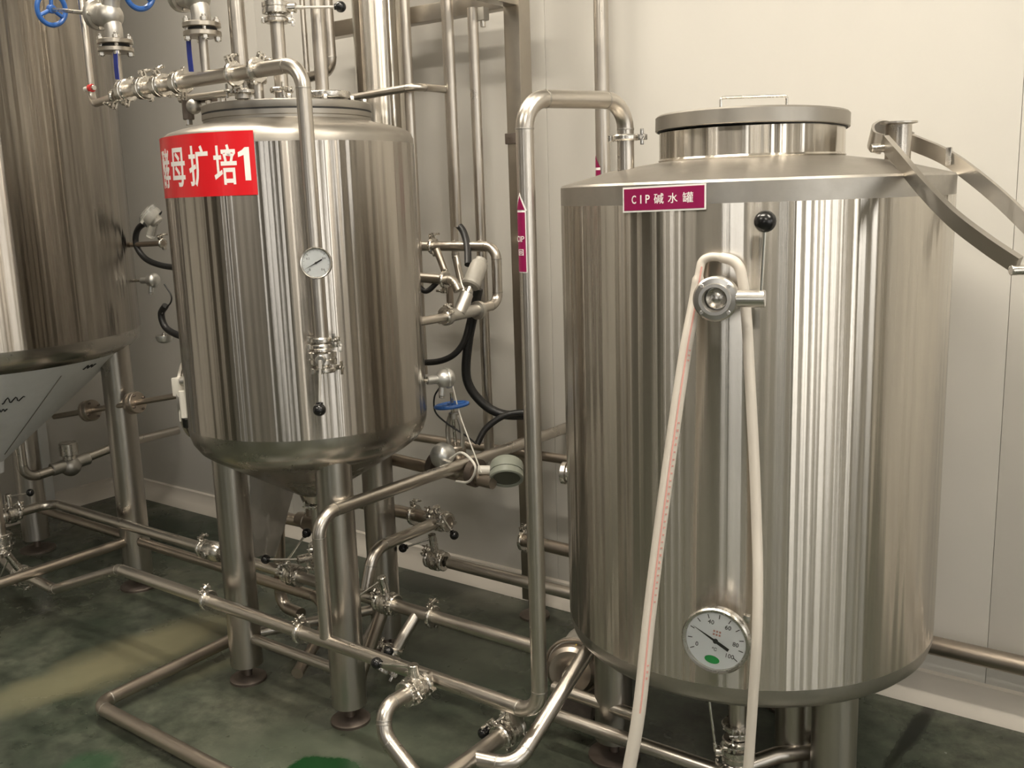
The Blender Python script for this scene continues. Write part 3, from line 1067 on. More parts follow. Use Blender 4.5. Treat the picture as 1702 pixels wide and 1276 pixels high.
# ================================================================== front header, riser and return into the cleaning tank
R38 = 0.019
HZ = 0.311
pipe('long front steel pipe rising beside the large tank and bending into its top',
     [(-3.58, 1.70, 0.150), (-3.38, 1.70, 0.140), (-2.93, 1.70, HZ), (-1.218, 1.70, HZ), (-1.213, 1.70, 1.693), (-1.147, 2.0, 1.700), (-1.147, 2.0, 1.600)],
     R38, 0.062, clamps=[((-2.455, 1.70, HZ), (1, 0, 0), 0.5), ((-2.035, 1.70, HZ), (1, 0, 0), 0.4), ((-1.147, 2.0, 1.618), (0, 0, 1), 1.9)], name='process_pipe')
# arrow sticker on the riser
s = thing('pipe_sticker', 'magenta arrow sticker with white border on the riser beside the large tank', 'sticker', (-1.214, 1.70, 1.42))
AR, _z = (-1.7627, 1.379)
hgt = 0.165
arrow = [(-0.0135, -0.0825), (0.0135, -0.0825), (0.0135, 0.046), (0.016, 0.046), (0.0, 0.0825), (-0.016, 0.046), (-0.0135, 0.046)]
inner = [(-0.0115, -0.0805), (0.0115, -0.0805), (0.0115, 0.043), (-0.0115, 0.043)]
tri = [(-0.0115, 0.048), (0.0115, 0.048), (0.0, 0.0765)]
on_cylinder(poly_bm(arrow), 'border', M_WHITE, s, R38, AR, 0.0, 0.0008, (0, 0, 0), 0.003)
on_cylinder(poly_bm(inner), 'vinyl', M_MAG, s, R38, AR, 0.0, 0.0014, (0, 0, 0), 0.003)
on_cylinder(poly_bm(tri), 'vinyl', M_MAG, s, R38, AR, 0.0, 0.0014, (0, 0, 0), 0.003)
on_cylinder(text_bm('CIP', (0.022, 0.012), 0.0), 'lettering', M_WHITE, s, R38, AR, 0.0, 0.0020, (0, 0, 0), 0.002, (-0.002, -0.012))
on_cylinder(text_bm('回', (0.013, 0.013), 0.004), 'lettering', M_WHITE, s, R38, AR, 0.0, 0.0020, (0, 0, 0), 0.002, (0.0, -0.040))

# tall pipe on the wall behind the cleaning tank with a second arrow
pipe('thin vertical wall pipe between the return bend and the large tank lid', [(-1.678, 2.78, 2.6), (-1.678, 2.78, 1.30)], 0.0235, m=M_PIPE, name='wall_pipe')
s = thing('pipe_sticker', 'magenta arrow tip sticker on the vertical wall pipe just above the tank shoulder', 'sticker', (-1.678, 2.78, 1.55))
a_ = math.radians(-128)
ZS = 1.598 - 1.55
on_cylinder(poly_bm([(-0.022, -0.14), (0.022, -0.14), (0.022, -0.03), (-0.022, -0.03)]), 'vinyl', M_MAG, s, 0.0235, a_ - 0.1, ZS, 0.0012, (0, 0, 0), 0.004)
on_cylinder(poly_bm([(-0.022, -0.03), (0.022, -0.03), (0.022, -0.022), (-0.022, -0.022)]), 'border', M_WHITE, s, 0.0235, a_ - 0.1, ZS, 0.0012, (0, 0, 0), 0.004)
on_cylinder(poly_bm([(-0.022, -0.022), (0.022, -0.022), (0.0, 0.015)]), 'vinyl', M_MAG, s, 0.0235, a_ - 0.1, ZS, 0.0012, (0, 0, 0), 0.004)

# pipe along the wall at the far right
pipe('dull horizontal wall pipe at the far right of the large tank', [(-1.2, 2.78, 0.202), (0.6, 2.78, 0.202)], 0.027, m=M_BROWN, name='wall_pipe')

# ================================================================== second header, behind
pipe('second floor-level pipe running behind the legs of the middle tank',
     [(-3.865, 1.84, HZ), (-3.865, 1.98, HZ), (-2.415, 1.98, HZ)], R38, 0.06, clamps=[((-2.86, 1.98, HZ), (1, 0, 0), 0.2)], name='process_pipe')
pipe('short pipe piece between the two rear header valves under the middle tank',
     [(-2.355, 1.98, HZ), (-2.0, 1.98, HZ)], R38, name='process_pipe')
pipe('rear pipe leaving the lever valve towards the riser',
     [(-1.94, 1.98, HZ), (-1.415, 1.98, HZ)], R38, clamps=[((-1.79, 1.98, HZ), (1, 0, 0), 0.3)], name='process_pipe')
pipe('thin low pipe on the floor behind the second header', [(-3.40, 2.075, 0.20), (-2.36, 2.075, 0.20), (-2.36, 2.075, 0.10), (-2.25, 1.85, 0.06)], 0.019, m=M_BROWN, name='process_pipe')
# check valve body on second header
t = thing('check_valve', 'stout steel check valve just left of the middle tank leg', 'valve', (-2.80, 1.98, HZ))
b = MB()
xlathe(b, [(0.019, -0.055), (0.03, -0.053), (0.03, -0.046), (0.024, -0.044), (0.033, -0.03), (0.036, 0.0), (0.033, 0.03), (0.024, 0.044), (0.03, 0.046), (0.03, 0.053), (0.019, 0.055)], 0, 24)
b.build('body', M_CLAMP, t)
b = MB()
b.cyl((0, -0.03, 0.0), (0, -0.046, 0.0), 0.014, seg=6)
b.build('plug', M_CLAMP, t)

# ---- left end valves
butterfly('lever butterfly valve at the left end of the front header', (-3.60, 1.70, 0.150), (1, 0, 0), (0.3, -0.5, 1.0), (-3.685, 1.64, 0.118), angs=(2.6, 2.9))
butterfly('lever valve high on the left tank outlet with black knob', (-3.866, 1.805, HZ), (0, 1, 0), (0, 0, 1), (-3.672, 1.80, 0.435), neck_len=0.05)
pipe('outlet stub pipe below the cone of the left tank', [(-3.853, 1.75, 0.56), (-3.853, 1.75, 0.150), (-3.635, 1.70, 0.150)], 0.0235, 0.06, name='process_pipe',
     clamps=[((-3.853, 1.75, 0.245), (0, 0, 1), 1.0), ((-3.853, 1.75, 0.185), (0, 0, 1), 1.3)])
t = thing('sight_glass', 'steel sight glass collar on the left tank outlet', 'sight glass', (-3.853, 1.75, 0.215))
MB().lathe([(0.0235, -0.03), (0.045, -0.028), (0.045, -0.012), (0.04, -0.010), (0.04, 0.010), (0.045, 0.012), (0.045, 0.028), (0.0235, 0.03)], None, 28).build('collar', M_CLAMP, t)
for k in range(4):
    a = k * PI / 2 + 0.4
    MB().cyl((0.04 * math.cos(a), 0.04 * math.sin(a), -0.034), (0.04 * math.cos(a), 0.04 * math.sin(a), 0.034), 0.004, seg=8).build('bolt', M_CLAMP, t)

# ---- pipe with round valve body left of the left tank leg
pipe('bent pipe with a round-bodied valve behind the left tank leg',
     [(-4.16, 2.02, 0.75), (-4.16, 2.02, 0.355), (-4.16, 2.20, 0.37), (-4.16, 2.50, 0.41), (-4.16, 2.80, 0.41)], 0.021, 0.06, m=M_PIPE, name='process_pipe')
t = thing('globe_valve', 'round cast steel valve with cylinder cap behind the left tank leg', 'valve', (-4.16, 2.235, 0.375))
b = MB()
b.sphere((0, 0, -0.01), 0.046, 20)
b.cyl((0, -0.09, -0.006), (0, 0.09, 0.006), 0.029, seg=16)
b.build('body', M_CAST, t)
MB().lathe([(0, 0.10), (0.036, 0.10), (0.04, 0.097), (0.04, 0.045), (0.03, 0.04), (0.03, 0.01)], None, 24).build('cap', M_CLAMP, t)

# ---- flanged steel link between the left tank leg and the middle tank
la, lb = V((-3.765, 1.980, 0.688)), V((-3.118, 2.120, 0.811))
pipe('thin flanged pipe passing behind the left tank leg', [la, lb], 0.011, m=M_BROWN, name='process_pipe')
for px_, lbl in ((0.30, 'dark round flange left of the left tank leg'), (0.66, 'dark round flange right of the left tank leg')):
    c = la.lerp(lb, px_)
    b = MB()
    Mx = frame(c, lb - la)
    b.lathe([(0.011, -0.02), (0.04, -0.02), (0.042, -0.017), (0.042, -0.006), (0.037, -0.004), (0.037, 0.004), (0.042, 0.006), (0.042, 0.017), (0.04, 0.02), (0.011, 0.02)], None, 24)
    t = thing('pipe_flange', lbl, 'flange', Mx)
    b.build('discs', M_BROWN, t)
    for k in range(4):
        a = k * PI / 2 + 0.5
        MB().cyl((0.031 * math.cos(a), 0.031 * math.sin(a), -0.027), (0.031 * math.cos(a), 0.031 * math.sin(a), 0.027), 0.005, seg=6).build('bolt', M_FOOT, t)

# ================================================================== outlet under the middle tank
pipe('vertical outlet pipe below the middle tank cone', [(-2.218, 1.951, 0.62), (-2.218, 1.951, 0.46)], 0.019, name='process_pipe', clamps=[((-2.218, 1.951, 0.59), (0, 0, 1), 0.5)])
butterfly('lever valve on the vertical outlet behind the front leg of the middle tank', (-2.218, 1.951, 0.425), (0, 0, 1), (-0.3, -1, 0), (-2.375, 1.865, 0.405), neck_len=0.04)
pipe('short elbow below the middle tank outlet valve', [(-2.218, 1.951, 0.392), (-2.218, 1.965, 0.33)], 0.019, name='process_pipe')
butterfly('lever valve on the rear header left of the front leg, lever up', (-2.385, 1.98, HZ), (1, 0, 0), (0, -0.55, 1), (-2.295, 1.97, 0.475), neck_len=0.03)
pipe('upper back pipe passing behind the rear leg of the middle tank', [(-2.02, 2.335, 0.45), (-2.50, 2.335, 0.45)], 0.021, 0.06, m=M_BROWN,
     clamps=[((-2.17, 2.335, 0.45), (1, 0, 0), 0.1)], name='process_pipe')
pipe('hooked pipe between the legs under the middle tank', [(-2.406, 2.120, 0.436), (-2.610, 2.120, 0.430), (-2.639, 2.120, 0.096), (-2.509, 2.100, 0.101)], 0.0205, 0.05, m=M_BROWN, name='process_pipe')
t = thing('pipe_reducer', 'bulky dark reducer on the hooked pipe behind the front leg', 'fitting', (-2.459, 2.120, 0.439))
b = MB()
b.cyl((-0.05, 0, 0.004), (0.0, 0, 0), 0.022, 0.032, seg=20)
b.cyl((0.0, 0, 0), (0.07, 0, -0.004), 0.033, seg=20)
b.build('body', M_BROWN, t)
MB().cyl((0.02, 0, 0.02), (0.02, 0, 0.085), 0.019, seg=16).build('branch', M_BROWN, t)
# crumpled plastic sheet hanging behind
bm = bmesh.new()
bmesh.ops.create_grid(bm, x_segments=26, y_segments=34, size=0.5)
P0, P1, P2, P3 = V((-2.425, 1.870, 0.688)), V((-2.490, 2.100, 0.554)), V((-2.557, 2.050, 0.316)), V((-2.484, 1.900, 0.380))
for v in bm.verts:
    u, w = v.co.x + 0.5, v.co.y + 0.5
    p = (P0.lerp(P1, u)).lerp(P3.lerp(P2, u), 1 - w)
    n = 0.022 * mnoise.noise(V((u * 3, w * 4, 0.3))) + 0.010 * mnoise.noise(V((u * 8, w * 9, 2.1)))
    v.co = p + V((0.55, -0.8, 0)) * n
me = bpy.data.meshes.new('plastic_sheet')
bm.to_mesh(me)
bm.free()
me.materials.append(M_SHEET)
o = bpy.data.objects.new('plastic_sheet', me)
COL.objects.link(o)
o.modifiers.new('thickness', 'SOLIDIFY').thickness = 0.001
tag(o, 'crumpled clear plastic sheet hanging below the middle tank', 'sheet')

# ================================================================== rear header valves right of the front leg
butterfly('rear header lever valve right of the front leg, knob to the left', (-1.97, 1.98, HZ), (1, 0, 0), (0.05, -0.2, 1), (-2.062, 1.93, 0.318), neck_len=0.055)
pipe('curved branch pipe looping from the back valve down to the rear header', [(-2.055, 2.30, 0.45), (-2.055, 2.02, 0.45), (-2.055, 1.98, 0.335)], R38, 0.07, name='process_pipe')
butterfly('back lever valve on the upper pipe, knob pointing right', (-2.055, 2.335, 0.45), (1, 0, 0), (0, -0.35, 1), (-1.955, 2.285, 0.433), neck_len=0.02)
pipe('pipe running right from the back valve towards the large tank', [(-2.02, 2.33, HZ), (-1.30, 2.33, HZ)], R38, name='process_pipe')
butterfly('back lever valve on the lower pipe, knob pointing left', (-2.075, 2.33, HZ), (1, 0, 0), (0.1, -0.2, 1), (-2.165, 2.265, 0.355), neck_len=0.06)
# drain branch with small valve
pipe('short drain branch hanging from the rear header', [(-1.845, 1.98, HZ), (-1.86, 1.93, 0.255), (-1.875, 1.90, 0.205)], 0.0165, 0.05, name='process_pipe')
butterfly('small drain lever valve pointing at the viewer', (-1.882, 1.885, 0.195), (0.25, 0.45, 0.85), (0.9, -0.9, 0.2), (-1.852, 1.855, 0.238), rp=0.016, neck_len=0.012, angs=(1.2, -1.0))
pipe('slanted leg pipe under the rear header valve', [(-1.985, 1.975, 0.285), (-2.02, 1.90, 0.10), (-2.02, 1.88, 0.03)], 0.019, m=M_BROWN, name='process_pipe')

# ================================================================== diagonal pipe from front header to the wall
pipe('pipe rising from the front header then running back over the valves to the wall',
     [(-1.932, 1.70, HZ + 0.012), (-1.932, 1.70, 0.672), (-1.872, 2.84, 0.682)], R38, 0.062, name='process_pipe')

# ================================================================== front branch and bottom edge pipes
pipe('short tee stub on the front header', [(-1.548, 1.70, HZ), (-1.548, 1.665, HZ)], R38, name='process_pipe', rings=False)
butterfly('front branch lever valve, black knob pointing left', (-1.548, 1.632, HZ), (0, -1, 0), (0, 0, 1), (-1.672, 1.63, 0.347), neck_len=0.03, angs=(1.4, -0.9))
pipe('branch pipe bending down to the bottom edge from the front valve',
     [(-1.548, 1.60, HZ), (-1.548, 1.525, HZ), (-1.535, 1.505, 0.255), (-1.36, 1.505, 0.12), (-1.1, 1.505, 0.06)], R38, 0.06, name='process_pipe')
pipe('slanted floor pipe below the riser with a side joint', [(-1.355, 1.35, 0.2), (-1.355, 1.72, 0.2)], 0.0215, name='process_pipe')
butterfly('lever valve at the foot of the riser, knob to the left', (-1.355, 1.752, 0.2), (0, 1, 0), (0.2, 0, 1), (-1.402, 1.715, 0.199), neck_len=0.035, angs=(-0.9, -1.3))
pipe('stub pipe joining the foot valve to the riser', [(-1.355, 1.785, 0.2), (-1.335, 1.765, 0.235), (-1.295, 1.703, 0.306)], 0.0175, name='process_pipe')
pipe('steep pipe climbing from the floor joint to the pump', [(-1.355, 1.615, 0.2), (-1.25, 1.64, 0.2), (-1.25, 1.98, 0.365), (-1.20, 2.07, 0.365)], R38, 0.055, name='process_pipe')

# pump half hidden behind the riser
t = thing('pump', 'round steel pump half hidden between the riser and the large tank', 'pump', frame((-1.419, 2.140, 0.180), (0.35, -0.9, 0.1), (1, 0, 0)) @ Matrix.Scale(0.80, 4))
MB().lathe([(0, 0.02), (0.03, 0.022), (0.05, 0.03), (0.075, 0.03), (0.088, 0.018), (0.09, -0.02), (0.08, -0.045), (0, -0.045)], None, 40).build('volute', M_BROWN, t)
MB().lathe([(0, -0.045), (0.098, -0.05), (0.098, -0.065), (0.08, -0.07), (0.075, -0.24), (0.06, -0.25), (0, -0.25)], None, 40).build('motor', M_PLAST, t)
MB().ring(0.099, 0.006, Matrix.Translation((0, 0, -0.03)), 40).build('band_clamp', M_BROWN, t)
MB().cyl((0, 0, 0.02), (0, 0, 0.07), 0.022, seg=20).build('inlet', M_PIPE, t)
flat(poly_bm([(-0.012, -0.01), (0.012, -0.01), (0, 0.012)]), 'warning_sticker', M_YELLOW, t, Matrix.Translation((0.012, 0.083, 0.0)) @ Matrix.Rotation(-0.6, 4, 'X'))
MB().box((0, -0.16, -0.1), (0.14, 0.14, 0.1), None, 0.01).build('pump_base', M_FOOT, t)
pipe('short stub leaving the pump near the floor', [(-1.42, 2.05, 0.165), (-1.16, 2.05, 0.16)], 0.017, m=M_PIPE, name='process_pipe', rings=False)
pipe('low pipe passing under the large tank behind its left leg', [(-1.42, 1.995, 0.12), (-0.86, 1.995, 0.12)], R38, name='process_pipe')

# outlet of the cleaning tank
ox, oy = -0.872, 2.03
pipe('bottom outlet pipe of the large tank', [(ox, oy, 0.385), (ox, oy, 0.205)], 0.0235, name='process_pipe', clamps=[((ox, oy, 0.235), (0, 0, 1), 0.6)])
butterfly('bottom outlet lever valve under the large tank', (ox, oy, 0.165), (0, 0, 1), (-0.9, -0.5, 0), (-0.938, 1.99, 0.37), rp=0.022, neck_len=0.012, knob_r=0.006, angs=(0.6, 1.2))
pipe('elbow pipe right of the bottom outlet valve', [(ox, oy, 0.12), (-0.80, 2.10, 0.145), (-0.70, 2.18, 0.15), (-0.69, 2.19, 0.02)], 0.02, 0.04, name='process_pipe')

# stub with end clamp and post behind the riser
pipe('capped stub pipe behind the riser', [(-1.86, 2.52, 0.363), (-1.40, 2.52, 0.358)], 0.0215, m=M_BROWN, clamps=[((-1.85, 2.52, 0.363), (1, 0, 0), 0.2)], name='process_pipe')

# floor loop at the lower left
pipe('bare bent pipe lying on the floor at the lower left', [(-2.655, 2.0, 0.045), (-2.635, 1.405, 0.045), (-1.5, 1.385, 0.045)], 0.0205, 0.05, m=M_BROWN, name='floor_pipe')


# ================================================================== support frame of box section behind the middle tank
t = thing('support_frame', 'square steel post and overhead beam standing against the back wall', 'frame', (-1.945, 2.70, 0))
MB().box((0, 0, 1.28), (0.062, 0.062, 2.42), None, 0.004).build('post', M_BOX, t)
MB().box((-0.475, 0, 2.118), (0.90, 0.05, 0.055), None, 0.004).build('beam', M_BOX, t)
MB().box((0.0, -0.2, 2.118), (0.05, 0.35, 0.055), None, 0.004).build('side_beam', M_BOX, t)
MB().box((0, 0, 0.03), (0.03, 0.03, 0.06)).build('levelling_screw', M_FOOT, t)
MB().lathe([(0, 0), (0.055, 0), (0.055, 0.008), (0.02, 0.02), (0, 0.02)], None, 24).build('foot_plate', M_FOOT, t)
MB().box((0, -0.005, 1.68), (0.07, 0.07, 0.035), None, 0.003).build('bracket', M_FOOT, t)

# polished column and thin vertical pipes
t = thing('polished_column', 'mirror polished vertical steel column behind the middle tank', 'column', (-2.468, 2.62, 0))
MB().lathe([(0.098, 3.2), (0.098, 1.0), (0, 1.0)], None, 48).build('tube', M_CIP, t)
MB().box((0, 0.09, 2.118), (0.21, 0.06, 0.04), None, 0.004).build('beam_bracket', M_BOX, t)
pipe('slim vertical pipe crossing in front of the beam right of the column', [(-2.246, 2.50, 2.6), (-2.246, 2.50, 0.9)], 0.0165, name='vertical_pipe')
pipe('left one of the twin thin vertical pipes under the beam', [(-2.178, 2.62, 2.6), (-2.178, 2.62, 1.30), (-2.13, 2.60, 1.16), (-2.13, 2.60, 1.10)], 0.0135, name='vertical_pipe')
pipe('right one of the twin thin vertical pipes ending in a black conduit', [(-2.115, 2.56, 2.6), (-2.115, 2.56, 1.40)], 0.0165, name='vertical_pipe')
pipe('vertical pipe nearest the square post', [(-2.047, 2.60, 2.09), (-2.047, 2.60, 0.56)], 0.0175, name='vertical_pipe')
b = MB()
t = thing('conduit_gland', 'small grey fitting under the beam beside the square post', 'fitting', (-2.022, 2.62, 2.06))
MB().box((0, 0, 0.01), (0.03, 0.03, 0.04), None, 0.004).build('body', M_PLAST, t)
MB().cyl((0, 0, -0.03), (0, 0, -0.005), 0.009, seg=12).build('nut', M_CLAMP, t)
pipe('slim horizontal pipe running from behind the lid to the twin pipes', [(-2.60, 2.46, 1.835), (-2.178, 2.46, 1.85), (-2.178, 2.61, 1.85)], 0.0125, 0.04, name='process_pipe')
pipe('hook-shaped pipe behind the middle tank lid', [(-2.62, 2.52, 2.6), (-2.62, 2.52, 1.945), (-2.75, 2.52, 1.935)], 0.018, 0.05, name='vertical_pipe')
pipe('thin pipe left of the hook-shaped pipe behind the lid', [(-2.78, 2.55, 2.6), (-2.78, 2.55, 1.8)], 0.010, name='vertical_pipe')

# ================================================================== pipework on top of the middle tank
MY, MZ = 1.72, 1.832
pipe('manifold pipe over the lid bending down the front of the middle tank',
     [(-2.66, MY, MZ), (-1.893, MY, MZ), (-1.890, MY, 1.14)], R38, 0.058, name='manifold_pipe',
     clamps=[((-2.15, MY, MZ), (1, 0, 0), 0.4), ((-2.06, MY, MZ), (1, 0, 0), -0.4), ((-1.890, MY, 1.150), (0, 0, 1), 2.0)])
pipe('slim pipe coming down at the left end of the manifold', [(-2.935, 1.79, 2.4), (-2.935, 1.79, 1.82), (-2.69, MY, 1.82)], 0.0115, 0.035, name='vertical_pipe',
     clamps=[((-2.70, MY, 1.82), (1, 0, 0), 2.8)])
t = thing('ball_valve', 'tiny red and white ball valve on the slim pipe at the top left', 'valve', (-2.935, 1.79, 1.868))
MB().cyl((-0.035, 0, 0), (0.0, 0, 0), 0.008, seg=12).build('nozzle', M_PVC, t)
MB().cyl((0.0, -0.004, 0), (0.014, -0.004, 0), 0.0125, seg=14).build('red_collar', M_REDP, t)
MB().cyl((0.014, -0.004, 0), (0.024, -0.004, 0), 0.008, seg=12).build('nut', M_CLAMP, t)
for k, x in enumerate((-2.645, -2.555, -2.475, -2.385)):
    t = thing('manifold_union', ('leftmost of the ribbed unions on the manifold', 'second ribbed union from the left on the manifold',
                                 'third ribbed union from the left on the manifold', 'rightmost of the ribbed unions on the manifold')[k], 'union', xframe((x, MY, MZ), (1, 0, 0), (0, 0, 1)), 'manifold unions')
    b = MB()
    xlathe(b, [(0.019, -0.022), (0.027, -0.02), (0.027, -0.012), (0.033, -0.009), (0.033, 0.009), (0.027, 0.012), (0.027, 0.02), (0.019, 0.022)], 0, 20)
    b.build('body', M_CLAMP, t)
    clamp_parts(t, Matrix.Translation((0.016, 0, 0)), 0.019, (2.8, 0.3, 0.6, 3.0)[k])


def globe_valve(label, x, zf, wheel_c, y=MY, strap=1):
    """Y-pattern flanged valve: lower flange at (x, y, zf), wheel centre at wheel_c"""
    base = V((x, y, zf))
    t = thing('handwheel_valve', label, 'valve', base)
    pr = [(0.0, -0.018), (0.046, -0.018), (0.0495, -0.016), (0.0495, -0.006), (0.046, -0.004), (0.02, -0.004)]
    MB().lathe(pr, None, 32).build('lower_flange', M_BOX, t)
    MB().lathe([(0.02, 0.004), (0.046, 0.004), (0.0495, 0.006), (0.0495, 0.016), (0.046, 0.018), (0.0, 0.018)], None, 32).build('upper_flange', M_BOX, t)
    MB().lathe([(0.0, -0.0045), (0.036, -0.0045), (0.036, 0.0045), (0.0, 0.0045)], None, 24).build('flange_gasket', M_GASKET, t)
    for k in range(4):
        a = k * PI / 2 + PI / 4 + 0.3
        bx, by = 0.039 * math.cos(a), 0.039 * math.sin(a)
        b = MB()
        b.cyl((bx, by, -0.03), (bx, by, 0.034), 0.0055, seg=10)
        b.lathe([(0.0095, -0.027), (0.0095, -0.018)], Matrix.Translation((bx, by, 0)), 6)
        b.lathe([(0, 0.028), (0.0095, 0.027), (0.0095, 0.018), (0, 0.018)], Matrix.Translation((bx, by, 0)), 6)
        b.build('flange_bolt', M_CLAMP, t)
    w = V(wheel_c) - base
    knee = V((-0.012, 0, 0.085))
    b = MB()
    b.sweep(spline([(0, 0, 0.015), (0, 0, 0.045), (-0.006, 0, 0.075), (-0.004, 0, 0.11), (0.004, 0, 0.15), (0.004, 0, 0.23)], 5), 0.025, 18)
    d = (w - knee).normalized()
    b.sphere(knee, 0.038, 18)
    b.cyl(knee, knee + d * 0.055, 0.034, 0.032, 20)
    b.build('body', M_CAST, t)
    Mb = frame(knee + d * 0.05, d)
    b = MB()
    b.lathe([(0, 0), (0.042, 0), (0.044, 0.003), (0.044, 0.016), (0.034, 0.02), (0.022, 0.03), (0.018, 0.055), (0.012, 0.06), (0, 0.06)], Mb, 24)
    bon = b.build('bonnet', M_CAST, t)
    for k in range(4):
        a = k * PI / 2
        p, q = Mb @ V((0.035 * math.cos(a), 0.035 * math.sin(a), -0.004)), Mb @ V((0.035 * math.cos(a), 0.035 * math.sin(a), 0.024))
        MB().cyl(p, q, 0.006, seg=6).build('bonnet_bolt', M_CLAMP, bon)
    b = MB()
    for s in (-1, 1):
        b.sweep(spline([Mb @ V((s * 0.028, 0, 0.02)), Mb @ V((s * 0.033, 0, 0.055)), Mb @ V((s * 0.022, 0, 0.085)), Mb @ V((0, 0, 0.095))], 4), 0.005, 8)
    b.build('yoke', M_CAST, t)
    MB().cyl(Mb @ V((0, 0, 0.05)), w + d * 0.008, 0.006, seg=10).build('spindle', M_CLAMP, t)
    Mw = frame(w, d)
    b = MB()
    b.ring(0.046, 0.0075, Mw, 40, 10)
    for k in range(3):
        a = k * 2 * PI / 3 + 0.5
        b.sweep([Mw @ V((0, 0, 0.0)), Mw @ V((0.046 * math.cos(a), 0.046 * math.sin(a), 0))], 0.006, 8)
    b.cyl(Mw @ V((0, 0, -0.008)), Mw @ V((0, 0, 0.008)), 0.013, seg=14)
    b.build('handwheel', M_BLUE, t)
    MB().lathe([(0, 0.006), (0.007, 0.006), (0.007, 0.0)], Mw @ Matrix.Translation((0, 0, 0.007)), 6).build('wheel_nut', M_CLAMP, t)
    return t


globe_valve('blue handwheel valve hanging over the tall left tank', -2.672, 1.958, (-2.972, MY - 0.01, 2.098))
globe_valve('blue handwheel valve cut by the top edge nearer the middle tank', -2.268, 1.955, (-2.515, MY - 0.01, 2.085))
for x, lbl, lx in ((-2.672, 'drop pipe under the left handwheel valve', 0), (-2.268, 'drop pipe under the right handwheel valve', 0)):
    pipe(lbl, [(x, MY, 1.945), (x, MY, MZ + 0.012)], 0.012, name='drop_pipe', m=M_PIPE)
for k, (a, b_, lbl) in enumerate((((-2.640, MY - 0.022, 1.945), (-2.645, MY - 0.022, 1.862), 'blue strap hanging beside the left drop pipe'),
                                  ((-2.300, MY - 0.022, 1.940), (-2.300, MY - 0.022, 1.850), 'blue strap hanging beside the right drop pipe'))):
    m_ = MB().sweep(spline([a, V(a).lerp(V(b_), 0.5) + V((0.004, -0.004, 0)), b_], 5), 0, prof=[(0.009, 0.0012), (-0.009, 0.0012), (-0.009, -0.0012), (0.009, -0.0012)], up=(1, 0, 0))
    tag(m_.build('strap', M_STRAP, None, shift=a), lbl, 'strap', 'blue straps')

# pipes standing on the lid
pipe('left vertical pipe standing on the middle tank lid', [(-2.19, 1.775, 2.4), (-2.19, 1.775, 1.775)], 0.0215, name='lid_pipe', clamps=[((-2.19, 1.775, 1.793), (0, 0, 1), 0.4)])
pipe('middle vertical pipe standing on the lid below the lever valve', [(-2.115, 1.845, 2.03), (-2.115, 1.845, 1.775)], 0.0185, name='lid_pipe', clamps=[((-2.115, 1.845, 1.795), (0, 0, 1), 1.4)])
pipe('middle vertical pipe above the lever valve at the top edge', [(-2.115, 1.845, 2.03), (-2.115, 1.845, 2.5)], 0.0185, name='lid_pipe')
butterfly('lever butterfly valve above the middle tank lid at the top edge', (-2.115, 1.845, 2.005), (0, 0, 1), (0.80, 0.60, 0), (-1.985, 1.955, 2.005), neck_len=0.018, angs=(0.2, 2.2))
pipe('right vertical pipe standing on the middle tank lid', [(-2.075, 1.955, 2.5), (-2.075, 1.955, 1.79)], 0.0185, name='lid_pipe')
t = thing('lid_flange', 'small flat flange plate on the right of the middle tank lid', 'flange', (-2.05, 1.95, 1.775))
MB().lathe([(0, -0.002), (0.06, -0.002), (0.061, 0.0), (0.061, 0.014), (0.059, 0.016), (0, 0.016)], None, 32).build('plate', M_CLAMP, t)
for k, (x, y, r) in enumerate(((-2.225, 1.83, 0.026), (-2.16, 1.80, 0.022), (-2.30, 1.86, 0.02))):
    t = thing('lid_nozzle', ('squat clamped nozzle in the middle of the tank lid', 'clamped nozzle beside the left lid pipe', 'capped nozzle on the left half of the tank lid')[k], 'nozzle', (x, y, 1.77))
    MB().cyl((0, 0, 0), (0, 0, 0.05), r * 0.75, seg=18).build('tube', M_PIPE, t)
    clamp_parts(t, xframe((0, 0, 0.05), (0, 0, 1), (0, -1, 0)), r * 0.7, 0.7 * k)
    MB().lathe([(0, 0.066), (r * 0.6, 0.062), (r, 0.056), (r, 0.05), (0, 0.05)], None, 20).build('cap', M_CLAMP, t)
t = thing('lid_clamp', 'dark screw clamp at the left rim of the middle tank lid', 'clamp', (-2.470, 1.800, 1.776))
MB().cyl((0, 0, -0.035), (0, 0, 0.035), 0.016, seg=8).build('screw', M_FOOT, t)
MB().cyl((0, 0, -0.05), (0, 0, -0.03), 0.010, seg=10).build('tip', M_CLAMP, t)
MB().box((0.05, 0.02, 0.02), (0.10, 0.02, 0.02), None, 0.003).build('arm', M_FOOT, t)
MB().sphere((0.03, 0, 0.0), 0.022, 14).build('boss', M_CAST, t)
pipe('slim cross pipe behind the manifold at the tank lid', [(-2.50, 1.80, 1.80), (-2.20, 1.80, 1.80)], 0.010, name='process_pipe', rings=False)

# valve at the bottom end of the down pipe
butterfly('lever valve on the front of the middle tank, black knob hanging down', (-1.890, MY, 1.102), (0, 0, 1), (0.62, -0.78, 0.0), (-1.845, 1.655, 0.981), neck_len=0.012, knob_r=0.0165, angs=(2.4, 2.0))

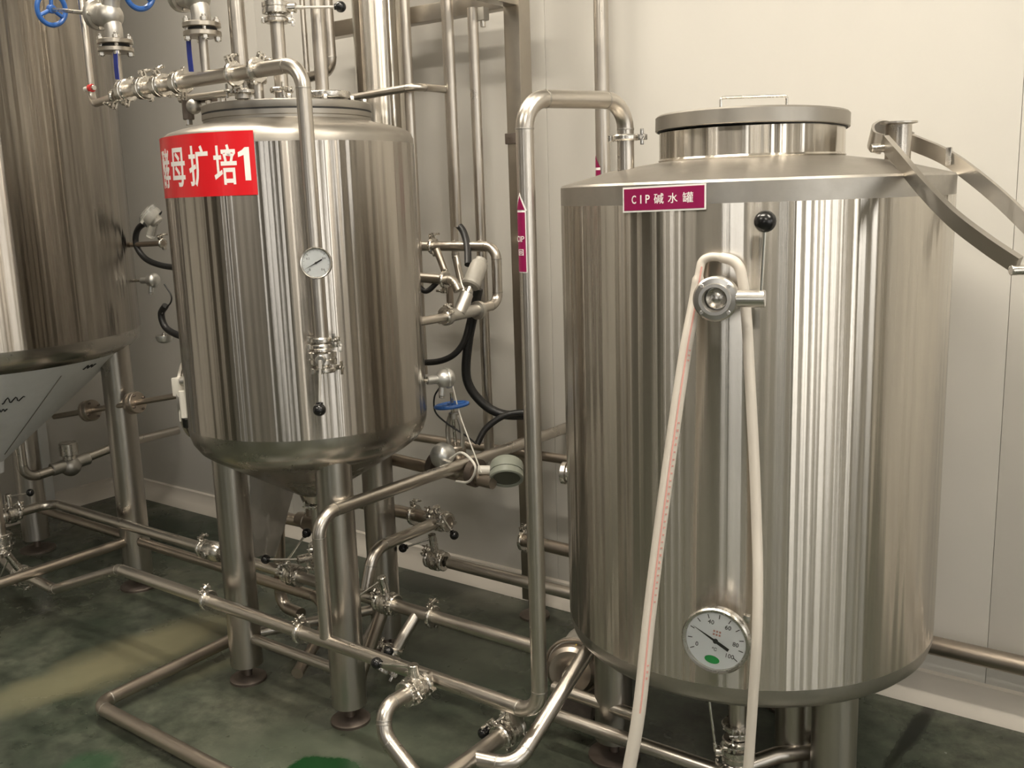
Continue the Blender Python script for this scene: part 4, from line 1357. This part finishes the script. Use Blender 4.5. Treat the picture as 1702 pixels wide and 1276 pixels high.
# ================================================================== heating jacket loop right of the middle tank
JX = -1.952
pipe('steel jacket loop on the right side of the middle tank',
     [(-2.34, 2.28, 1.336), (-2.34, 2.555, 1.336), (JX, 2.555, 1.336), (JX, 2.555, 1.150), (JX, 2.445, 1.142)], 0.0165, 0.04, name='jacket_pipe',
     clamps=[((-2.22, 2.555, 1.336), (1, 0, 0), 0.2)])
pipe('jacket inlet stub entering the middle tank below the loop', [(JX, 2.30, 1.137), (JX, 2.12, 1.137)], 0.0135, name='jacket_pipe', clamps=[((JX, 2.285, 1.137), (0, 1, 0), 0.9)])
pipe('middle jacket pipe between the two loop ends', [(-2.22, 2.45, 1.240), (-2.05, 2.45, 1.233), (-2.03, 2.45, 1.20)], 0.0165, 0.03, name='jacket_pipe', clamps=[((-2.085, 2.45, 1.234), (1, 0, 0), 3.0)])
pipe('slanted thin pipe between the upper and middle jacket pipes', [(-2.16, 2.50, 1.33), (-2.11, 2.50, 1.22), (-2.11, 2.50, 1.12)], 0.012, 0.03, m=M_BROWN, name='jacket_pipe')
t = thing('angle_seat_valve', 'angle seat valve with grey plastic actuator on the jacket loop', 'valve', (JX, 2.37, 1.14))
b = MB()
b.cyl((0, -0.08, -0.002), (0, 0.085, 0.002), 0.019, seg=18)
b.lathe([(0.0135, -0.088), (0.03, -0.086), (0.03, -0.072), (0.0135, -0.07)], Matrix.Rotation(PI / 2, 4, 'X'), 24)
b.lathe([(0.0135, 0.07), (0.03, 0.072), (0.03, 0.086), (0.0135, 0.088)], Matrix.Rotation(PI / 2, 4, 'X'), 24)
dd = V((0, 0.63, 0.78)).normalized()
b.cyl((0, -0.02, 0), V((0, -0.02, 0)) + dd * 0.075, 0.021, seg=18)
b.build('body', M_CAST, t)
p0 = V((0, -0.02, 0)) + dd * 0.07
MB().cyl(p0, p0 + dd * 0.035, 0.011, seg=14).build('bonnet', M_CLAMP, t)
Ma = frame(p0 + dd * 0.03, dd)
MB().lathe([(0, 0), (0.026, 0.002), (0.031, 0.008), (0.031, 0.016), (0.029, 0.018), (0.029, 0.075), (0.026, 0.09), (0.02, 0.094), (0.02, 0.104), (0, 0.106)], Ma, 28).build('actuator', M_PLAST, t)

# black conduits
def hose(label, pts, r, name='black_conduit', m=M_RUBBER):
    o = MB().sweep(spline(pts, 7), r, 12)
    return tag(o.build(name, m, None, shift=pts[0]), label, 'conduit')


hose('black conduit falling from the thin pipe into the angle valve', [(-2.115, 2.56, 1.41), (-2.090, 2.560, 1.384), (-2.059, 2.540, 1.336), (-2.027, 2.500, 1.280)], 0.012)
hose('long black conduit curving down behind the jacket loop to the post', [(-1.988, 2.500, 1.202), (-2.004, 2.500, 1.143), (-2.040, 2.500, 1.021), (-2.052, 2.500, 0.898), (-2.010, 2.520, 0.820), (-1.946, 2.550, 0.779), (-1.856, 2.580, 0.779)], 0.0155)
hose('black conduit sweeping from the angle valve behind the middle tank', [(-2.023, 2.500, 1.112), (-2.045, 2.480, 1.023), (-2.096, 2.460, 0.972), (-2.204, 2.460, 0.950), (-2.346, 2.480, 0.962)], 0.0105)
hose('short black conduit dropping from the post to the floor valve', [(-1.846, 2.560, 0.796), (-1.911, 2.520, 0.785), (-1.962, 2.480, 0.743), (-1.979, 2.450, 0.694)], 0.0105)
hose('short black conduit end beside the middle jacket pipe', [(-2.208, 2.440, 1.222), (-2.162, 2.440, 1.195), (-2.125, 2.460, 1.226)], 0.009)

# temperature probe head right of the middle tank
def probe(label, M, cap=True, k=1.0):
    """local Z: stem axis pointing out of the tank; local X: cable gland direction"""
    t = thing('temperature_probe', label, 'probe', M @ Matrix.Scale(k, 4))
    MB().cyl((0, 0, -0.05), (0, 0, 0.0), 0.006, seg=12).build('stem', M_CLAMP, t)
    MB().cyl((0, 0, -0.004), (0, 0, 0.032), 0.0135, seg=16).build('neck', M_ALU, t)
    b = MB()
    b.lathe([(0, 0.026), (0.016, 0.028), (0.026, 0.038), (0.029, 0.05), (0.029, 0.058), (0, 0.058)], None, 24)
    b.build('head', M_ALU, t)
    MB().lathe([(0, 0.058), (0.031, 0.058), (0.032, 0.061), (0.031, 0.069), (0.024, 0.078), (0.012, 0.083), (0, 0.084)], None, 24).build('cap', M_ALU, t)
    MB().cyl((0.018, 0, 0.046), (0.052, 0, 0.042), 0.0115, seg=14).build('cable_gland', M_ALU, t)
    MB().cyl((0.052, 0, 0.042), (0.060, 0, 0.041), 0.009, seg=6).build('gland_nut', M_CLAMP, t)
    return t


probe('aluminium temperature probe head right of the middle tank above the blue wheel', frame(V((-1.930, 2.169, 0.961)) + V((0.0, 0.0, 0)), (0.45, 0.88, 0.0), (0.10, 0.2, -1)))
hose('thin black cable looping from the right probe head', [(-1.971, 2.270, 0.921), (-1.998, 2.270, 0.884), (-1.996, 2.270, 0.836), (-1.955, 2.280, 0.800), (-1.907, 2.300, 0.768), (-1.876, 2.320, 0.736)], 0.0028, 'cable')
hose('thin pale cord hanging from the right probe head to the grey round box', [(-1.930, 2.280, 0.927), (-1.896, 2.270, 0.837), (-1.845, 2.260, 0.741), (-1.805, 2.250, 0.672)], 0.0022, 'cord', M_PVC)

# small blue-wheel globe valve with white bonnet, flanges and grey round box
gx, gy = -1.945, 2.30
t = thing('globe_valve', 'dark globe valve with a flat blue handwheel right of the middle tank', 'valve', (gx, gy, 0.66))
Mw = Matrix.Translation((0, -0.01, 0.200)) @ Matrix.Rotation(-0.12, 4, 'Y')
b = MB()
b.ring(0.050, 0.0065, Mw, 36, 8)
for k in range(5):
    a = k * 2 * PI / 5
    b.sweep([Mw @ V((0, 0, 0)), Mw @ V((0.05 * math.cos(a), 0.05 * math.sin(a), 0))], 0.005, 8)
b.cyl(Mw @ V((0, 0, -0.008)), Mw @ V((0, 0, 0.008)), 0.012, seg=12)
b.build('handwheel', M_BLUE, t)
MB().cyl((0, 0, 0.06), (0, -0.01, 0.24), 0.0055, seg=10).build('spindle', M_CLAMP, t)
b = MB()
for s in (-1, 1):
    b.sweep(spline([(s * 0.026, 0, 0.06), (s * 0.03, 0, 0.11), (s * 0.022, 0, 0.15), (s * 0.012, 0, 0.165)], 4), 0.0075, 8)
b.cyl((0, 0, 0.155), (0, 0, 0.175), 0.018, seg=14)
b.build('yoke', M_CAST, t)
b = MB()
b.sphere((0, 0, 0), 0.042, 18)
b.cyl((0, 0, 0), (0, 0, 0.07), 0.032, seg=18)
b.cyl((-0.08, 0, -0.005), (0.10, 0, -0.02), 0.024, seg=16)
b.build('body', M_BROWN, t)
b = MB()
b.lathe([(0, 0), (0.038, 0.0), (0.042, 0.01), (0.036, 0.03), (0.02, 0.048), (0.012, 0.05), (0, 0.05)], frame((-0.01, -0.045, 0.04), (0.1, -0.75, 0.65)), 24)
b.build('bonnet_cap', M_ALU, t)
for x in (-0.085, 0.075):
    MB().lathe([(0.02, -0.012), (0.045, -0.012), (0.045, 0.012), (0.02, 0.012)], frame((x, 0, -0.01), (1, 0, -0.1)), 24).build('flange', M_FOOT, t)
t = thing('grey_round_box', 'grey-green round instrument box facing down beside the riser', 'instrument', frame((-1.770, 2.330, 0.648), (0.42, -0.62, -0.70), (0.8, 0.6, 0)))
MB().lathe([(0, -0.05), (0.042, -0.05), (0.05, -0.042), (0.053, -0.03), (0.053, -0.01), (0.050, -0.009), (0.050, -0.006), (0.053, -0.005), (0.053, 0.012), (0.049, 0.015), (0.043, 0.013), (0.043, 0.004), (0, 0.004)], None, 36).build('case', M_GGREEN, t)
MB().lathe([(0, 0.009), (0.043, 0.009), (0.043, 0.004)], None, 32).build('window', mat('dark_lens', (0.12, 0.125, 0.10), 0.12), t)
MB().cyl((-0.09, 0, -0.02), (-0.05, 0, -0.02), 0.014, seg=14).build('gland', M_PVC, t)
pipe('low horizontal pipe through the dark globe valve to the round box', [(-2.45, 2.30, 0.655), (-1.80, 2.30, 0.628)], 0.021, m=M_BROWN, name='process_pipe')
pipe('horizontal wall pipe behind the diagonal pipe', [(-2.50, 2.66, 0.615), (-1.30, 2.66, 0.622)], 0.0165, m=M_BROWN, name='wall_pipe')
o = MB().sweep(spline([(-1.902, 2.220, 0.710), (-1.836, 2.200, 0.742), (-1.771, 2.180, 0.713), (-1.813, 2.200, 0.656), (-1.899, 2.240, 0.632)], 6), 0.004, 8)
tag(o.build('cable_loop', M_PVC, None), 'pale cable loop round the diagonal pipe', 'cable')

# ================================================================== fittings between the left tank and the middle tank
pipe('thin clamped pipe leaving the left tank below the clear cap', [(-3.467, 2.200, 1.357), (-3.239, 2.200, 1.364)], 0.010, m=M_BROWN, name='process_pipe', clamps=[((-3.247, 2.200, 1.364), (1, 0, 0), 0.3)])
p = V((-3.288, 2.200, 1.458))
t = thing('capped_sensor', 'sensor under a round clear cap between the two left tanks', 'sensor', p)
MB().lathe([(0, 0.02), (0.022, 0.02), (0.024, 0.015), (0.024, -0.02), (0.018, -0.026), (0, -0.026)], frame((0, 0, 0), (-0.4, -0.4, 0.8)), 24).build('head', M_PLAST, t)
MB().lathe([(0.041, -0.012), (0.043, 0.0), (0.041, 0.028), (0.03, 0.036), (0.0, 0.038), (0.0, 0.036), (0.028, 0.034), (0.039, 0.027), (0.041, 0.0), (0.039, -0.012)], frame((-0.005, 0, 0), (-0.5, -0.5, 0.6)), 32).build('clear_cap', M_CLEAR, t)
MB().cyl((0.0, 0, -0.02), (-0.03, 0, -0.07), 0.016, seg=16).build('lower_body', M_CLEAR, t)
hose('black conduit bending below the clear cap between the tanks', [(-3.309, 2.200, 1.449), (-3.392, 2.200, 1.419), (-3.418, 2.200, 1.362), (-3.372, 2.200, 1.309), (-3.280, 2.200, 1.283), (-3.151, 2.200, 1.272)], 0.0115)
probe('aluminium temperature probe head on the right side of the left tank', frame((-3.404, 2.200, 1.221), (0.95, 0.30, 0.02), (0.2, 0, -1)), k=0.9)
hose('thin black cable below the left probe head', [(-3.261, 2.200, 1.211), (-3.226, 2.200, 1.171), (-3.231, 2.200, 1.144), (-3.265, 2.200, 1.120)], 0.003, 'cable')
hose('short black conduit curving to the middle tank under the left probe', [(-3.267, 2.200, 1.129), (-3.300, 2.200, 1.095), (-3.278, 2.200, 1.043), (-3.191, 2.200, 1.018), (-3.099, 2.200, 1.019)], 0.013)
t = thing('dome_cap', 'shiny half dome cap hanging between the two left tanks', 'cap', (-3.295, 2.200, 1.007))
MB().lathe([(0.032, 0.008), (0.033, 0.0), (0.028, -0.014), (0.014, -0.022), (0, -0.024)], None, 28).build('dome', M_ALU, t)
MB().lathe([(0, 0.02), (0.006, 0.018), (0.008, 0.008), (0.032, 0.008)], None, 24).build('top', M_CLAMP, t)
t = thing('white_conduit_fitting', 'white plastic elbow with black tip on the left side of the middle tank', 'fitting', (-2.469, 1.690, 0.965))
MB().box((-0.012, 0, 0.012), (0.034, 0.03, 0.055), None, 0.005).build('elbow', M_PVC, t)
MB().cyl((0, 0, 0.03), (0.07, 0.03, 0.035), 0.015, seg=16).build('side_tube', M_CAST, t)
MB().cyl((0.018, -0.01, 0.005), (0.024, -0.01, -0.075), 0.013, 0.016, seg=16).build('handle', M_PVC, t)
MB().cyl((0.024, -0.01, -0.075), (0.018, -0.01, -0.105), 0.015, 0.010, seg=14).build('black_tip', M_BLACK, t)
MB().box((-0.005, -0.01, -0.05), (0.006, 0.008, 0.08), None, 0.002).build('strip', M_PVC, t)
